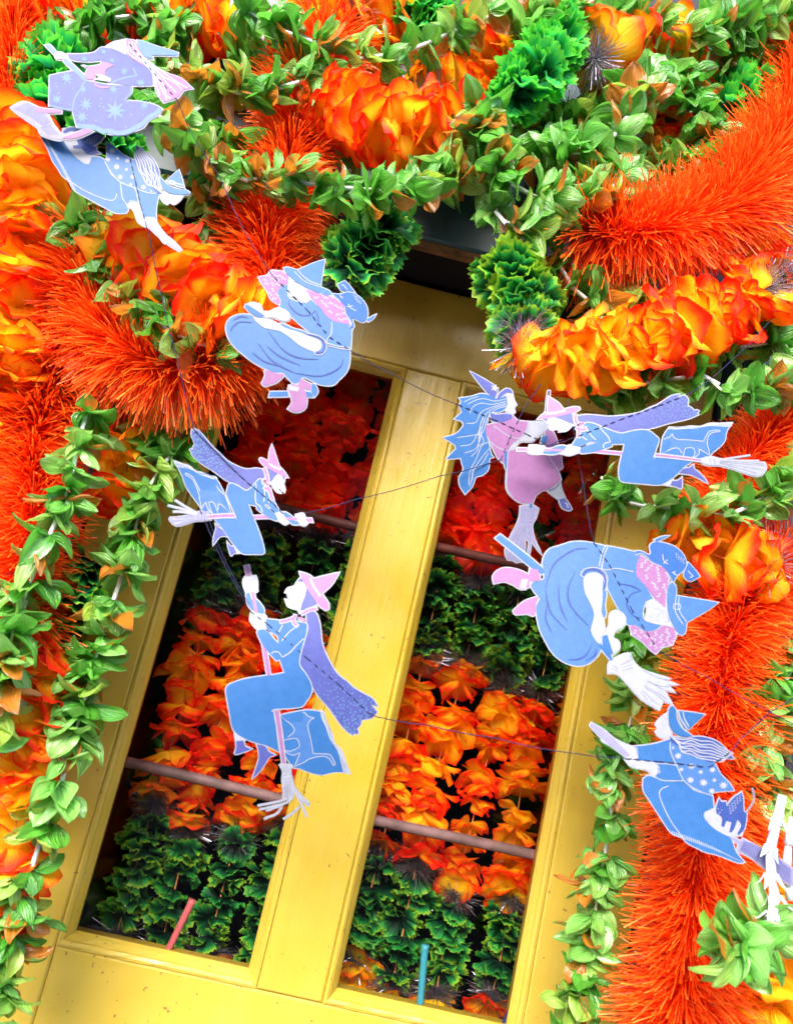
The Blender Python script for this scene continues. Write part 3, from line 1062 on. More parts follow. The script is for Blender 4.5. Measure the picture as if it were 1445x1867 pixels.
LG([(300, 130, -.11), (330, 200, -.12), (400, 240, -.12), (420, 300, -.12), (380, 370, -.11), (380, 420, -.1), (370, 440, -.09)],
   'olive green leaf strand hanging behind the hair of the star dressed witch', straws=.2, seed=51)
LG([(120, 400, -.12), (170, 430, -.145), (185, 470, -.15), (215, 530, -.155), (260, 565, -.165), (300, 598, -.17), (345, 620, -.17), (400, 635, -.155)],
   'green leaf strand with white straws hanging across the tinsel scallop', straws=.4, seed=6)
LG([(860, 210, -.15), (890, 250, -.17), (905, 300, -.17), (935, 335, -.17), (985, 360, -.17), (1050, 365, -.165), (1110, 345, -.16), (1140, 320, -.14)],
   'full green leaf swag in front of the lintel, under the bright green carnations', straws=.15, sp=.014, seed=7, scale=1.1)
LG([(985, 250, -.13), (1020, 275, -.15), (1070, 280, -.155), (1110, 255, -.16), (1140, 215, -.16), (1160, 170, -.15), (1200, 145, -.13)],
   'broad green leaf strand rising beside the flower cluster with the silver tuft', straws=.1, sp=.013, seed=8, scale=1.1)
LG([(930, 60, -.13), (990, 35, -.14), (1060, 20, -.14), (1130, 25, -.14), (1200, 45, -.14), (1270, 60, -.14), (1330, 50, -.14), (1400, 30, -.14), (1470, 20, -.13)],
   'pale green leaf strand along the top above the widest tinsel', straws=.12, sp=.015, seed=9, scale=1.1)
LG([(1200, 120, -.1), (1250, 150, -.12), (1280, 200, -.125), (1290, 250, -.125), (1260, 300, -.12), (1200, 310, -.11)],
   'olive and copper leaf strand looping above the widest tinsel', straws=.12, sp=.015, seed=10, scale=1.0)
LG([(1290, 90, -.1), (1340, 120, -.1), (1400, 110, -.1), (1450, 90, -.1)],
   'dark olive leaf strand behind the top of the widest tinsel', straws=.1, sp=.016, seed=101)
LG([(900, 370, -.13), (915, 400, -.15), (945, 415, -.15), (990, 420, -.14), (1050, 400, -.12)],
   'green leaf strand hanging lowest over the dark lintel', straws=.12, sp=.015, seed=11)
LG([(950, 430, -.10), (975, 475, -.11), (1020, 490, -.115), (1050, 530, -.12), (1100, 560, -.115), (1150, 540, -.1), (1160, 500, -.09)],
   'dark green leaf strand with straws above the swagged orange flowers', straws=.35, sp=.016, seed=12)
LG([(1110, 720, -.10), (1170, 700, -.12), (1230, 690, -.14), (1290, 690, -.15), (1330, 722, -.155), (1390, 708, -.155), (1450, 690, -.15), (1490, 670, -.14)],
   'green leaf strand with long white straws above the cape of the pink hatted witch', straws=.42, seed=13)
LG([(1300, 640, -.1), (1370, 630, -.11), (1440, 620, -.11)],
   'green leaf strand tucked under the end of the swagged orange flowers', straws=.2, seed=131)
LG([(1095, 870, -.10), (1150, 915, -.12), (1210, 925, -.14), (1270, 935, -.15), (1330, 937, -.15), (1390, 905, -.15), (1440, 870, -.15), (1490, 840, -.14)],
   'green leaf strand with white straws below the skirt of the pink hatted witch', straws=.3, seed=14, scale=1.05)
LG([(160, 750, -.13), (145, 800, -.14), (125, 890, -.15), (98, 960, -.155), (62, 1045, -.155), (28, 1140, -.155), (5, 1230, -.15), (-30, 1330, -.14)],
   'thin green leaf strand with long white straws hanging in front of the jamb tinsel', straws=.5, seed=15, scale=1.05)
LG([(335, 815, -.08), (295, 850, -.09), (265, 905, -.1), (245, 970, -.1), (215, 1070, -.1), (192, 1140, -.1), (172, 1210, -.1), (150, 1290, -.1), (128, 1370, -.1), (105, 1450, -.1), (75, 1530, -.1), (50, 1610, -.1), (25, 1700, -.1), (5, 1790, -.1), (-20, 1880, -.1)],
   'longest green leaf strand, hanging down the door stile beside the glass', straws=.14, sp=.0152, seed=16, scale=1.0)
LG([(1150, 1150, -.07), (1150, 1230, -.075), (1150, 1310, -.08), (1120, 1390, -.085), (1115, 1460, -.085), (1105, 1540, -.085), (1090, 1620, -.085), (1080, 1700, -.085), (1065, 1780, -.085), (1040, 1860, -.085), (1020, 1920, -.085)],
   'glossy green leaf strand hanging down the door stile beside the long hanging tinsel', straws=.13, sp=.016, seed=17, scale=.92)
LG([(1450, 1200, -.13), (1420, 1270, -.15), (1405, 1340, -.155), (1400, 1410, -.155), (1412, 1455, -.155)],
   'green leaf strand hanging above the bare white straw ends', straws=.3, seed=18, scale=1.05)
LG([(330, 790, -.07), (310, 810, -.075), (260, 800, -.07), (200, 770, -.07)],
   'dark green leaves tucked under the tinsel scallop on the jamb', straws=.0, seed=19)
LG([(1130, 1090, -.06), (1160, 1140, -.06), (1180, 1200, -.06)],
   'few dark green leaves behind the upside flying plump witch', straws=.0, seed=20)
LG([(40, 690, -.06), (120, 700, -.06), (190, 740, -.06)],
   'dark green leaves in the gap between jamb tinsel and scallop', straws=.0, seed=21)
LG([(1400, 560, -.1), (1450, 580, -.11), (1490, 600, -.1)],
   'green leaves beside the silver tuft of the swagged orange flowers', straws=.0, seed=22)
LG([(1010, 600, -.07), (1080, 700, -.08), (1140, 690, -.08), (1210, 660, -.08)],
   'shaded green leaves under the swagged orange flowers', straws=.1, seed=23)
LG([(60, 330, -.06), (110, 370, -.07), (150, 380, -.07), (230, 390, -.07), (300, 380, -.07)],
   'olive leaves behind the skirt of the blue skirted witch', straws=.0, seed=24)
LG([(770, 280, -.06), (820, 250, -.07), (860, 180, -.07)],
   'shaded leaves between the yellow centred flowers and the leaf swag', straws=.0, seed=25)

LG([(930, 230, -.09), (990, 220, -.09), (1060, 215, -.09), (1110, 170, -.08)],
   'shaded green leaves below the bright green carnation ball', straws=.0, seed=26)
LG([(820, 200, -.08), (870, 230, -.09), (930, 270, -.09), (1010, 300, -.09), (1130, 290, -.09), (1230, 280, -.08)],
   'shaded green leaves filling in behind the full leaf swag', straws=.0, seed=27)
LG([(430, 110, -.07), (480, 90, -.08), (560, 110, -.08), (640, 150, -.07)],
   'shaded green leaves between the two top leaf strands', straws=.0, seed=28)
flower_garland([(1000, 330, -.05), (1090, 330, -.06), (1180, 300, -.06), (1230, 230, -.06), (1330, 130, -.06)],
               'shaded orange flowers hidden behind the leaf swag and the widest tinsel', 'f', sp=0.026, scale=.8, face=.4)

flower_garland([(560, 180, -.03), (640, 130, -.04), (720, 140, -.04), (800, 130, -.04), (860, 60, -.04)],
               'shaded orange flowers behind the uppermost leaf strand and yellow centred flowers', 'f', sp=0.026, scale=.8, face=.4)
LG([(620, 270, -.06), (700, 290, -.06), (780, 300, -.06), (850, 320, -.06)],
   'shaded green leaves just above the dark lintel', straws=.0, seed=29)

# bare white flower straws on a hanging lei end, with a leaf whorl below
def spiky_straws():
    pts = [(1425, 1450), (1415, 1500), (1402, 1550), (1405, 1600), (1412, 1640), (1405, 1672)]
    P3 = [at(u, v, -0.345) for u, v in pts]
    root = empty('straw_lei_end', P3[-1])
    tag(root, 'bare white straws with curled spikes hanging over a single leaf cluster', 'garland')
    o = P3[-1]
    for a, b in zip(P3[:-1], P3[1:]):
        d = b - a
        vv, ff = [], []
        tv, tf = tube_data([a - o, a - o + d * 0.5, b - o, b - o + d * 0.06], 0.0038, 12, 0.0054)
        vv += tv
        ff += tf[:-2]
        # five pointed sepals flaring at the lower end
        t = d.normalized()
        n1 = t.orthogonal().normalized()
        n2 = t.cross(n1)
        for k in range(5):
            an = 2 * math.pi * k / 5 + random.uniform(-.3, .3)
            e = n1 * math.cos(an) + n2 * math.sin(an)
            w = (n1 * -math.sin(an) + n2 * math.cos(an)) * 0.0036
            c = b - o - t * 0.004 + e * 0.0050
            q = len(vv)
            fl = random.uniform(.006, .013)
            vv += [c - w, c + w, c + t * 0.008 + e * fl * .45 - w * .6, c + t * 0.008 + e * fl * .45 + w * .6, c + t * 0.013 + e * fl]
            ff += [(q, q + 1, q + 3, q + 2), (q + 2, q + 3, q + 4)]
        mesh_obj('spiked_straw', vv, ff, M['straw'], root, smooth=True)
    rnd = random.Random(5)
    for k in range(7):
        p = at(1400 - 11 * k, 1685 + 8 * k, -0.335 - 0.004 * k)
        piece('leaf_whorl', LEAF[(5 * k + 2) % len(LEAF)], root, p - o, orient(Vector((-0.9, -0.2, -0.8)).normalized(), .7, rnd), 1.02)
    return root


spiky_straws()
P3b = [at(u, v, -0.33) for u, v in ((1444, 1490), (1436, 1540), (1432, 1590), (1440, 1640))]
sb = empty('straw_lei_end', P3b[-1])
tag(sb, 'thin pair of bare white straws beside the spiked white straws', 'garland')
for a, b in zip(P3b[:-1], P3b[1:]):
    vv, ff = tube_data([a - P3b[-1], b - P3b[-1]], 0.0030, 12, 0.0048)
    mesh_obj('spiked_straw', vv, ff, M['straw'], sb, smooth=True)
# ------------------------------------------------------------------ paper witches on thread
def smooth_poly(pts, sub=3, closed=True, corner=62):
    """rounds a traced outline, keeping its sharp corners"""
    n = len(pts)
    P = [Vector((p[0], p[1])) for p in pts]
    sharp = []
    for i in range(n):
        if not closed and i in (0, n - 1):
            sharp.append(True)
            continue
        a, b = P[i] - P[i - 1], P[(i + 1) % n] - P[i]
        ang = math.degrees(a.angle(b)) if a.length > 1e-6 and b.length > 1e-6 else 0
        sharp.append(ang > corner)
    out = []
    for i in range(n if closed else n - 1):
        p1, p2 = P[i], P[(i + 1) % n]
        p0 = p1 * 2 - p2 if sharp[i] else P[i - 1]
        p3 = p2 * 2 - p1 if sharp[(i + 1) % n] else P[(i + 2) % n]
        for j in range(sub):
            t = j / sub
            q = 0.5 * ((2 * p1) + (p2 - p0) * t + (2 * p0 - 5 * p1 + 4 * p2 - p3) * t * t + (3 * p1 - p0 - 3 * p2 + p3) * t ** 3)
            out.append(q)
    if not closed:
        out.append(P[-1])
    return out


def area(P):
    return 0.5 * sum(P[i - 1].x * P[i].y - P[i].x * P[i - 1].y for i in range(len(P)))


def ccw(P):
    return P if area(P) > 0 else P[::-1]


def expand(P, e):
    P = ccw(P)
    n = len(P)
    out = []
    for i in range(n):
        a = (P[i] - P[i - 1])
        b = (P[(i + 1) % n] - P[i])
        if a.length < 1e-6 or b.length < 1e-6:
            continue
        na = Vector((a.y, -a.x)).normalized()
        nb = Vector((b.y, -b.x)).normalized()
        m = na + nb
        if m.length < 0.2:
            m = na
        m.normalize()
        k = min(1.9, 1.0 / max(0.3, m.dot(na)))
        out.append(P[i] + m * e * k)
    return out


def ribbon(pts, w, taper=False):
    P = smooth_poly(pts, 4, closed=False, corner=80)
    L, Rr = [], []
    n = len(P)
    for i in range(n):
        t = P[min(i + 1, n - 1)] - P[max(i - 1, 0)]
        if t.length < 1e-6:
            continue
        t.normalize()
        nn = Vector((-t.y, t.x))
        ww = w * 0.5
        if taper:
            ww *= 0.25 + 0.75 * math.sin(math.pi * min(1, max(0, (i + 0.5) / n)))
        L.append(P[i] + nn * ww)
        Rr.append(P[i] - nn * ww)
    return L + Rr[::-1]


def disc(c, r, n=8):
    return [Vector((c[0] + r * math.cos(6.2832 * k / n), c[1] + r * math.sin(6.2832 * k / n))) for k in range(n)]


def star(c, r, n=8, inner=0.42, rot=0.2):
    return [Vector((c[0] + (r if k % 2 == 0 else r * inner) * math.cos(math.pi * k / n + rot),
                    c[1] + (r if k % 2 == 0 else r * inner) * 0.92 * math.sin(math.pi * k / n + rot))) for k in range(2 * n)]


def inside(p, P):
    c = False
    for i in range(len(P)):
        a, b = P[i - 1], P[i]
        if (a.y > p[1]) != (b.y > p[1]) and p[0] < (b.x - a.x) * (p[1] - a.y) / (b.y - a.y) + a.x:
            c = not c
    return c


def union_tris(polys):
    verts, faces = [], []
    for P in polys:
        P = ccw(P)
        faces.append(list(range(len(verts), len(verts) + len(P))))
        verts += [Vector((q.x, q.y)) for q in P]
    g = 9.0                                        # even grid, so that every printed layer bows with the card
    x0, x1 = min(v.x for v in verts), max(v.x for v in verts)
    y0, y1 = min(v.y for v in verts), max(v.y for v in verts)
    for i in range(math.ceil(x0 / g), math.floor(x1 / g) + 1):
        for j in range(math.ceil(y0 / g), math.floor(y1 / g) + 1):
            verts.append(Vector((i * g, j * g)))
    r = delaunay_2d_cdt(verts, [], faces, 0, 1e-4)
    tv, tf, of = r[0], r[2], r[5]
    keep = [f for f, o in zip(tf, of) if len(o)]
    return tv, keep


class Card:
    """a sheet of paper standing in the place: a plane to which traced outlines are carried"""
    def __init__(self, u, v, y, yaw=0.0, pitch=0.0):
        self.c = at(u, v, y)
        self.n = Vector((math.sin(math.radians(yaw)), -math.cos(math.radians(yaw)), math.sin(math.radians(pitch)))).normalized()
        rr = random.Random(int(u * 7 + v))
        a = rr.uniform(0, math.pi)
        side = self.n.cross(Vector((0, 0, 1))).normalized()
        self.ax = side * math.cos(a) + side.cross(self.n) * math.sin(a)
        self.curl = rr.choice((-1, 1)) * rr.uniform(0.7, 1.6)      # bow of the sheet, per metre

    def pt(self, u, v, lift=0.0):
        d = ray(u, v)
        t = (self.c - CAM).dot(self.n) / d.dot(self.n)
        p = CAM + d * t
        q = (p - self.c).dot(self.ax)
        return p + self.n * (lift + self.curl * q * abs(q) * 0.35 + self.curl * q * q)


def affine_from(pairs):
    A = np.array([[a[0], a[1], 1] for a, b in pairs], float)
    B = np.array([b for a, b in pairs], float)
    X, *_ = np.linalg.lstsq(A, B, rcond=None)
    return lambda p: Vector((p[0] * X[0, 0] + p[1] * X[1, 0] + X[2, 0], p[0] * X[0, 1] + p[1] * X[1, 1] + X[2, 1]))


def zoom_map(x0, y0, k):
    return lambda p: Vector((x0 + p[0] / k, y0 + p[1] / k))


def build_witch(label, design, mp, card, margin=2.1, scale=1.0, skip=(), extra=(), extra_map=None, group='paper witches on the thread'):
    items = [(it, mp) for it in design if it[0] not in skip] + [(it, extra_map) for it in extra]
    polys2d = []
    backing = []
    for it, fm in items:
        name, col, kind, data, lvl = it[:5]
        if kind == 'poly':
            P = smooth_poly([fm(p) for p in data])
            polys2d.append((name, col, [P], lvl))
            if len(it) < 6:
                backing.append(expand(P, margin))
        elif kind == 'lines':                       # print: strokes on the card
            w = it[5] * scale
            L = [ribbon([fm(p) for p in ln], w, taper=(len(it) > 6)) for ln in data]
            polys2d.append((name, col, L, lvl))
        elif kind == 'strands':                     # cut out: strips of the card itself
            w = it[5] * scale
            L = [ribbon([fm(p) for p in ln], w) for ln in data]
            polys2d.append((name, col, L, lvl))
            backing += [expand(q, 0.7) for q in L]
        elif kind == 'dots':
            L = []
            k0 = (fm((100, 0)) - fm((0, 0))).length / 100
            for d in data:
                c = fm(d)
                L.append(disc(c, d[2] * k0, 7))
            polys2d.append((name, col, L, lvl))
        elif kind == 'stars':
            k0 = (fm((100, 0)) - fm((0, 0))).length / 100
            L = [star(fm(d), d[2] * k0, it[5] if len(it) > 5 else 8, it[6] if len(it) > 6 else 0.42, 0.3 * i) for i, d in enumerate(data)]
            polys2d.append((name, col, L, lvl))
    tv, tf = union_tris(backing)
    pts3 = [card.pt(v.x, v.y) for v in tv]
    base = min(pts3, key=lambda q: q.z)
    root = empty('paper_witch', base)
    tag(root, label, 'paper cutout', group)
    # card with thickness
    th = 0.0011
    n = len(tv)
    V = [p - base for p in pts3] + [p - base - card.n * th for p in pts3]
    Fc = [tuple(f) for f in tf] + [tuple(n + i for i in f[::-1]) for f in tf]
    cnt = {}
    for f in tf:
        for i in range(3):
            e = (f[i], f[(i + 1) % 3])
            cnt[tuple(sorted(e))] = cnt.get(tuple(sorted(e)), 0) + 1
    for f in tf:
        for i in range(3):
            e = (f[i], f[(i + 1) % 3])
            if cnt[tuple(sorted(e))] == 1:
                Fc.append((e[1], e[0], e[0] + n, e[1] + n))
    mesh_obj('white_card', V, Fc, M['p_white'], root)
    groups = {}
    for name, col, L, lvl in polys2d:
        tv, tf = union_tris(L)
        lift = 0.00012 + 0.00010 * lvl
        mesh_obj(name, [card.pt(v.x, v.y, lift) - base for v in tv], [tuple(f) for f in tf], M['p_' + col], root)
    return root


def z(p, dy=1012):
    return [(x, y + dy) for x, y in p]


# ---- caped witch with a cat flag on her broom
A_cape = [(715, 470), (760, 530), (770, 600), (775, 650), (757, 740), (727, 840), (710, 930), (716, 985), (765, 1050), (805, 1120), (825, 1180),
          (880, 1260), (950, 1340), (1010, 1420), (1050, 1480), (1110, 1550), (1170, 1595), (1185, 1580), (1215, 1585), (1220, 1560),
          (1205, 1540), (1240, 1500), (1250, 1460), (1340, 1440), (1385, 1390), (1330, 1322), (1390, 1340), (1340, 1270), (1250, 1220),
          (1170, 1170), (1130, 1130), (1040, 1060), (980, 970), (930, 870), (900, 780), (890, 680), (880, 600), (850, 520), (800, 500)]
rd = random.Random(3)
A_dots = []
cp = [Vector(q) for q in A_cape]
while len(A_dots) < 120:
    q = (rd.uniform(760, 1390), rd.uniform(930, 1590))
    w = ((q[0] - 760) / 630 + (q[1] - 930) / 660) / 2
    if rd.random() < w * 1.3 and inside(q, cp) and all((q[0] - d[0]) ** 2 + (q[1] - d[1]) ** 2 > 480 for d in A_dots):
        A_dots.append((q[0], q[1], 4 + 8.5 * w * rd.uniform(.7, 1.2)))
A_cat = [(730, 1395), (745, 1390), (780, 1425), (835, 1440), (800, 1460), (775, 1510), (795, 1600), (815, 1700), (822, 1758), (930, 1762),
         (975, 1772), (1010, 1830), (1018, 1860), (1000, 1865), (970, 1812), (920, 1784), (810, 1800), (740, 1840), (655, 1878), (690, 1800),
         (708, 1750), (650, 1772), (600, 1755), (565, 1722), (620, 1735), (700, 1698), (690, 1640), (660, 1622), (565, 1638), (600, 1612),
         (655, 1560), (640, 1510), (545, 1428), (620, 1472), (720, 1472), (735, 1440)]
A = [
    ('cape', 'purple', 'poly', A_cape, 1),
    ('cape_dots', 'pale', 'dots', A_dots, 2),
    ('hair', 'purple', 'poly', [(770, 300), (750, 380), (725, 440), (712, 500), (780, 480), (860, 440), (830, 380)], 1),
    ('hair', 'purple', 'poly', [(688, 235), (715, 200), (742, 236), (715, 246)], 1),
    ('face', 'white', 'poly', [(715, 240), (765, 280), (755, 350), (730, 420), (712, 470), (700, 520), (690, 490), (650, 480), (600, 455), (578, 400),
                              (610, 400), (640, 395), (605, 375), (600, 345), (578, 335), (600, 300), (660, 280), (680, 245)], 1),
    ('face_lines', 'grey', 'lines', [[(640, 330), (660, 345), (655, 365), (640, 370)], [(680, 290), (700, 300), (715, 292)], [(665, 395), (690, 420)]], 3, 0.8),
    ('hat_brim', 'pink', 'poly', [(705, 150), (760, 165), (820, 200), (870, 290), (920, 370), (960, 430), (965, 480), (940, 495), (880, 455),
                                  (820, 370), (770, 300), (735, 230)], 2),
    ('hat_cone', 'pink', 'poly', [(830, 212), (950, 182), (1062, 157), (990, 270), (892, 358), (850, 300)], 2),
    ('hat_band', 'white', 'lines', [[(800, 205), (835, 285), (890, 368)]], 3, 4.2),
    ('broom_stick', 'pink', 'poly', [(203, 95), (245, 85), (264, 185), (228, 190)], 1),
    ('broom_stick', 'pink', 'poly', [(268, 330), (298, 326), (333, 515), (303, 515)], 2),
    ('broom_stick', 'pink', 'poly', [(372, 790), (410, 825), (448, 1065), (418, 1068)], 1),
    ('broom_stick', 'pink', 'poly', [(484, 1378), (520, 1376), (550, 1600), (578, 1850), (550, 1850), (520, 1600)], 4),
    ('broom_edge', 'white', 'lines', [[(478, 1378), (514, 1600), (546, 1850)], [(526, 1376), (556, 1600), (584, 1850)]], 5, 2.2),
    ('sleeve', 'blue', 'poly', [(225, 345), (258, 337), (275, 400), (320, 400), (385, 480), (380, 540), (330, 520), (280, 490), (245, 450), (230, 390)], 1),
    ('dress', 'blue', 'poly', [(410, 572), (520, 585), (640, 590), (765, 612), (770, 650), (752, 740), (722, 840), (703, 930), (709, 985), (757, 1050), (797, 1120),
                               (810, 1180), (800, 1235), (765, 1285), (740, 1325), (690, 1347), (580, 1357), (470, 1368), (452, 1382), (485, 1405), (500, 1572),
                               (522, 1740), (430, 1690), (330, 1660), (250, 1632), (170, 1592), (130, 1552), (108, 1500), (93, 1410), (66, 1262), (58, 1195),
                               (72, 1160), (120, 1133), (210, 1103), (330, 1080), (480, 1062), (572, 1045), (530, 925), (500, 937), (450, 885), (385, 810),
                               (345, 735), (328, 690), (345, 672), (400, 668), (440, 700), (482, 755), (520, 787), (515, 740), (500, 712), (415, 660)], 2),
    ('dress_lines', 'white', 'lines', [[(548, 910), (620, 865), (680, 800), (740, 745)], [(455, 875), (480, 860), (520, 865), (548, 902)],
                                       [(545, 765), (610, 690), (662, 650)], [(555, 625), (520, 690)],
                                       [(770, 610), (775, 660), (755, 740), (725, 840), (706, 930), (712, 985), (760, 1050), (800, 1120), (817, 1185), (800, 1245), (742, 1330)],
                                       [(742, 1332), (690, 1352), (470, 1368)]], 3, 1.9),
    ('scarf', 'white', 'lines', [[(525, 600), (600, 582), (655, 560)], [(668, 528), (652, 600), (690, 640)], [(690, 560), (760, 580), (730, 600), (680, 575)],
                                 [(715, 535), (790, 492), (868, 475)]], 3, 8.5),
    ('scarf', 'pink', 'lines', [[(535, 598), (600, 582), (650, 562)], [(668, 535), (652, 600), (680, 630)], [(695, 560), (755, 580), (730, 592)],
                                [(725, 528), (790, 494), (860, 480)]], 4, 4.5),
    ('hand', 'white', 'poly', [(203, 205), (230, 190), (310, 185), (325, 240), (325, 290), (328, 325), (300, 333), (222, 328), (197, 260)], 3),
    ('hand_lines', 'grey', 'lines', [[(245, 220), (312, 215)], [(248, 250), (318, 250)], [(250, 280), (318, 285)]], 4, 0.9),
    ('hand', 'white', 'poly', [(272, 512), (330, 520), (385, 532), (408, 562), (405, 650), (340, 668), (272, 600), (266, 560)], 3),
    ('cat_flag', 'blue', 'poly', [(540, 1418), (600, 1402), (700, 1382), (780, 1372), (885, 1386), (900, 1450), (935, 1530), (975, 1640), (1035, 1730), (1065, 1830),
                                  (1092, 1930), (1000, 1930), (900, 1952), (800, 1930), (700, 1890), (645, 1878), (600, 1810), (575, 1760), (555, 1600), (542, 1470)], 1),
    ('flag_fringe', 'white', 'poly', [(885, 1386), (912, 1386), (935, 1480), (985, 1580), (1010, 1670), (1075, 1740), (1105, 1830), (1150, 1942), (1092, 1930),
                                      (1065, 1830), (1035, 1730), (975, 1640), (935, 1530), (900, 1450)], 1),
    ('fringe_ticks', 'blue', 'lines', [[(893 + 205 * t + 12 * math.sin(9 * t), 1400 + 530 * t), (913 + 205 * t + 12 * math.sin(9 * t), 1394 + 530 * t)] for t in [i / 30 for i in range(31)]], 2, 0.9),
    ('cat', 'sky', 'poly', A_cat, 2),
    ('cat_outline', 'white', 'lines', [A_cat[:9], A_cat[8:18], A_cat[17:24], A_cat[23:30], A_cat[29:] + A_cat[:2]], 3, 1.5),
    ('sock', 'white', 'poly', [(133, 1562), (212, 1602), (220, 1640), (142, 1636)], 1),
    ('boot', 'purple', 'poly', [(146, 1645), (210, 1640), (225, 1690), (280, 1715), (210, 1742), (147, 1760), (135, 1750), (148, 1700)], 2),
    ('boot', 'purple', 'poly', [(328, 1672), (400, 1692), (432, 1740), (485, 1768), (438, 1788), (398, 1848), (348, 1918), (288, 1980), (317, 1900), (347, 1800), (342, 1720)], 2),
    ('broom_bristles', 'white', 'poly', [(530, 1862), (560, 1845), (600, 1860), (640, 1850), (650, 1880), (622, 1905), (640, 2000), (652, 2100), (620, 2180), (562, 2172), (560, 2080),
                                         (550, 1990), (557, 1920)], 4),
    ('bristle_lines', 'grey', 'lines', [[(560, 1960), (610, 1940), (640, 1950)], [(556, 1990), (600, 1985), (640, 1975)], [(575, 2000), (570, 2160)], [(590, 2000), (588, 2165)],
                                        [(605, 2000), (606, 2165)], [(620, 2000), (625, 2150)], [(560, 1870), (575, 1930)], [(590, 1865), (592, 1930)], [(615, 1870), (608, 1930)],
                                        [(600, 2040), (598, 2170)], [(582, 2050), (578, 2160)]], 5, 0.75),
    ('bristle_strand', 'white', 'strands', [[(610, 2165), (500, 2200), (335, 2232)], [(650, 2150), (600, 2200), (500, 2232), (350, 2268)], [(560, 2225), (480, 2255), (410, 2280)],
                                            [(545, 2250), (500, 2310), (390, 2355)], [(700, 2250), (640, 2310), (560, 2362)], [(630, 2030), (720, 2150), (795, 2220)],
                                            [(635, 2040), (700, 2150), (785, 2245)], [(640, 2060), (700, 2180), (772, 2345)]], 4, 3.6),
]
zA = zoom_map(400, 1010, 4.8167)
cardA2 = Card(530, 1260, -0.305, 4, -3)
build_witch('blue dressed witch with pink hat and purple cape, broom upright over the door mullion', A, zA, cardA2)


def pairs_to(prs, x0, y0, k):
    return affine_from([(a, (x0 + b[0] / k, y0 + b[1] / k)) for a, b in prs])


mA3 = pairs_to([((1062, 157), (155, 75)), ((705, 150), (78, 198)), ((960, 490), (312, 130)), ((1390, 1340), (885, 45)), ((1175, 1595), (965, 160)),
                ((58, 1190), (497, 540)), ((1150, 1942), (1175, 215)), ((288, 1980), (988, 643)), ((135, 1755), (1030, 560)), ((484, 1378), (715, 395)),
                ((600, 1950), (1070, 430)), ((330, 690), (285, 375))], 960, 700, 3.1413)
cardA3 = Card(1130, 810, -0.325, -5, 2)
A3_extra = [('broom_bristles', 'white', 'poly', [(1000, 425), (1040, 410), (1120, 425), (1180, 430), (1380, 440), (1390, 470), (1360, 510), (1300, 510), (1200, 480), (1110, 460), (1060, 460), (1010, 450)], 4),
            ('bristle_strand', 'white', 'strands', [[(1110, 430), (1200, 415), (1290, 400)], [(1120, 435), (1220, 432), (1345, 430)], [(1120, 450), (1250, 480), (1340, 500)]], 4, 3.0),
            ('bristle_lines', 'grey', 'lines', [[(1110, 440), (1250, 450), (1380, 455)], [(1110, 445), (1250, 465), (1370, 480)], [(1110, 450), (1230, 475), (1330, 500)], [(1110, 436), (1230, 440), (1370, 447)],
                                                [(1050, 420), (1060, 455)], [(1075, 422), (1085, 458)]], 5, 0.9)]
build_witch('blue dressed witch with pink hat flying level, purple cape streaming under the swagged orange flowers', A, mA3, cardA3,
            skip=('broom_bristles', 'bristle_strand', 'bristle_lines'), extra=A3_extra, extra_map=zoom_map(960, 700, 3.1413))

mA1 = pairs_to([((1062, 157), (1020, 250)), ((705, 150), (1165, 525)), ((960, 490), (905, 375)), ((1390, 1340), (310, 85)), ((1175, 1595), (270, 290)),
                ((58, 1190), (985, 1195)), ((1150, 1942), (82, 372)), ((288, 1980), (482, 1155)), ((140, 1758), (575, 1335)), ((225, 90), (1345, 890)),
                ((484, 1378), (690, 880)), ((600, 1950), (340, 880))], 300, 770, 5.1607)
cardA1 = Card(440, 890, -0.305, -3, 3)
A1_extra = [('broom_bristles', 'lavender', 'poly', [(420, 835), (440, 915), (370, 925), (290, 930), (230, 950), (120, 980), (60, 930), (60, 905), (180, 890), (290, 860), (330, 840)], 4),
            ('bristle_strand', 'white', 'strands', [[(310, 870), (200, 830), (45, 795)], [(300, 870), (170, 850), (90, 850)], [(310, 860), (200, 800), (110, 745)], [(300, 900), (180, 910), (80, 920)],
                                                    [(300, 905), (200, 935), (100, 960)]], 5, 4.2),
            ('bristle_lines', 'grey', 'lines', [[(390, 840), (380, 925)], [(360, 840), (350, 925)], [(290, 905), (120, 940)], [(290, 895), (100, 910)], [(290, 912), (140, 960)]], 6, 0.9)]
build_witch('small blue dressed witch with pink hat flying away from the longest leaf strand', A, mA1, cardA1, margin=1.8,
            skip=('broom_bristles', 'bristle_strand', 'bristle_lines'), extra=A1_extra, extra_map=zoom_map(300, 770, 5.1607))

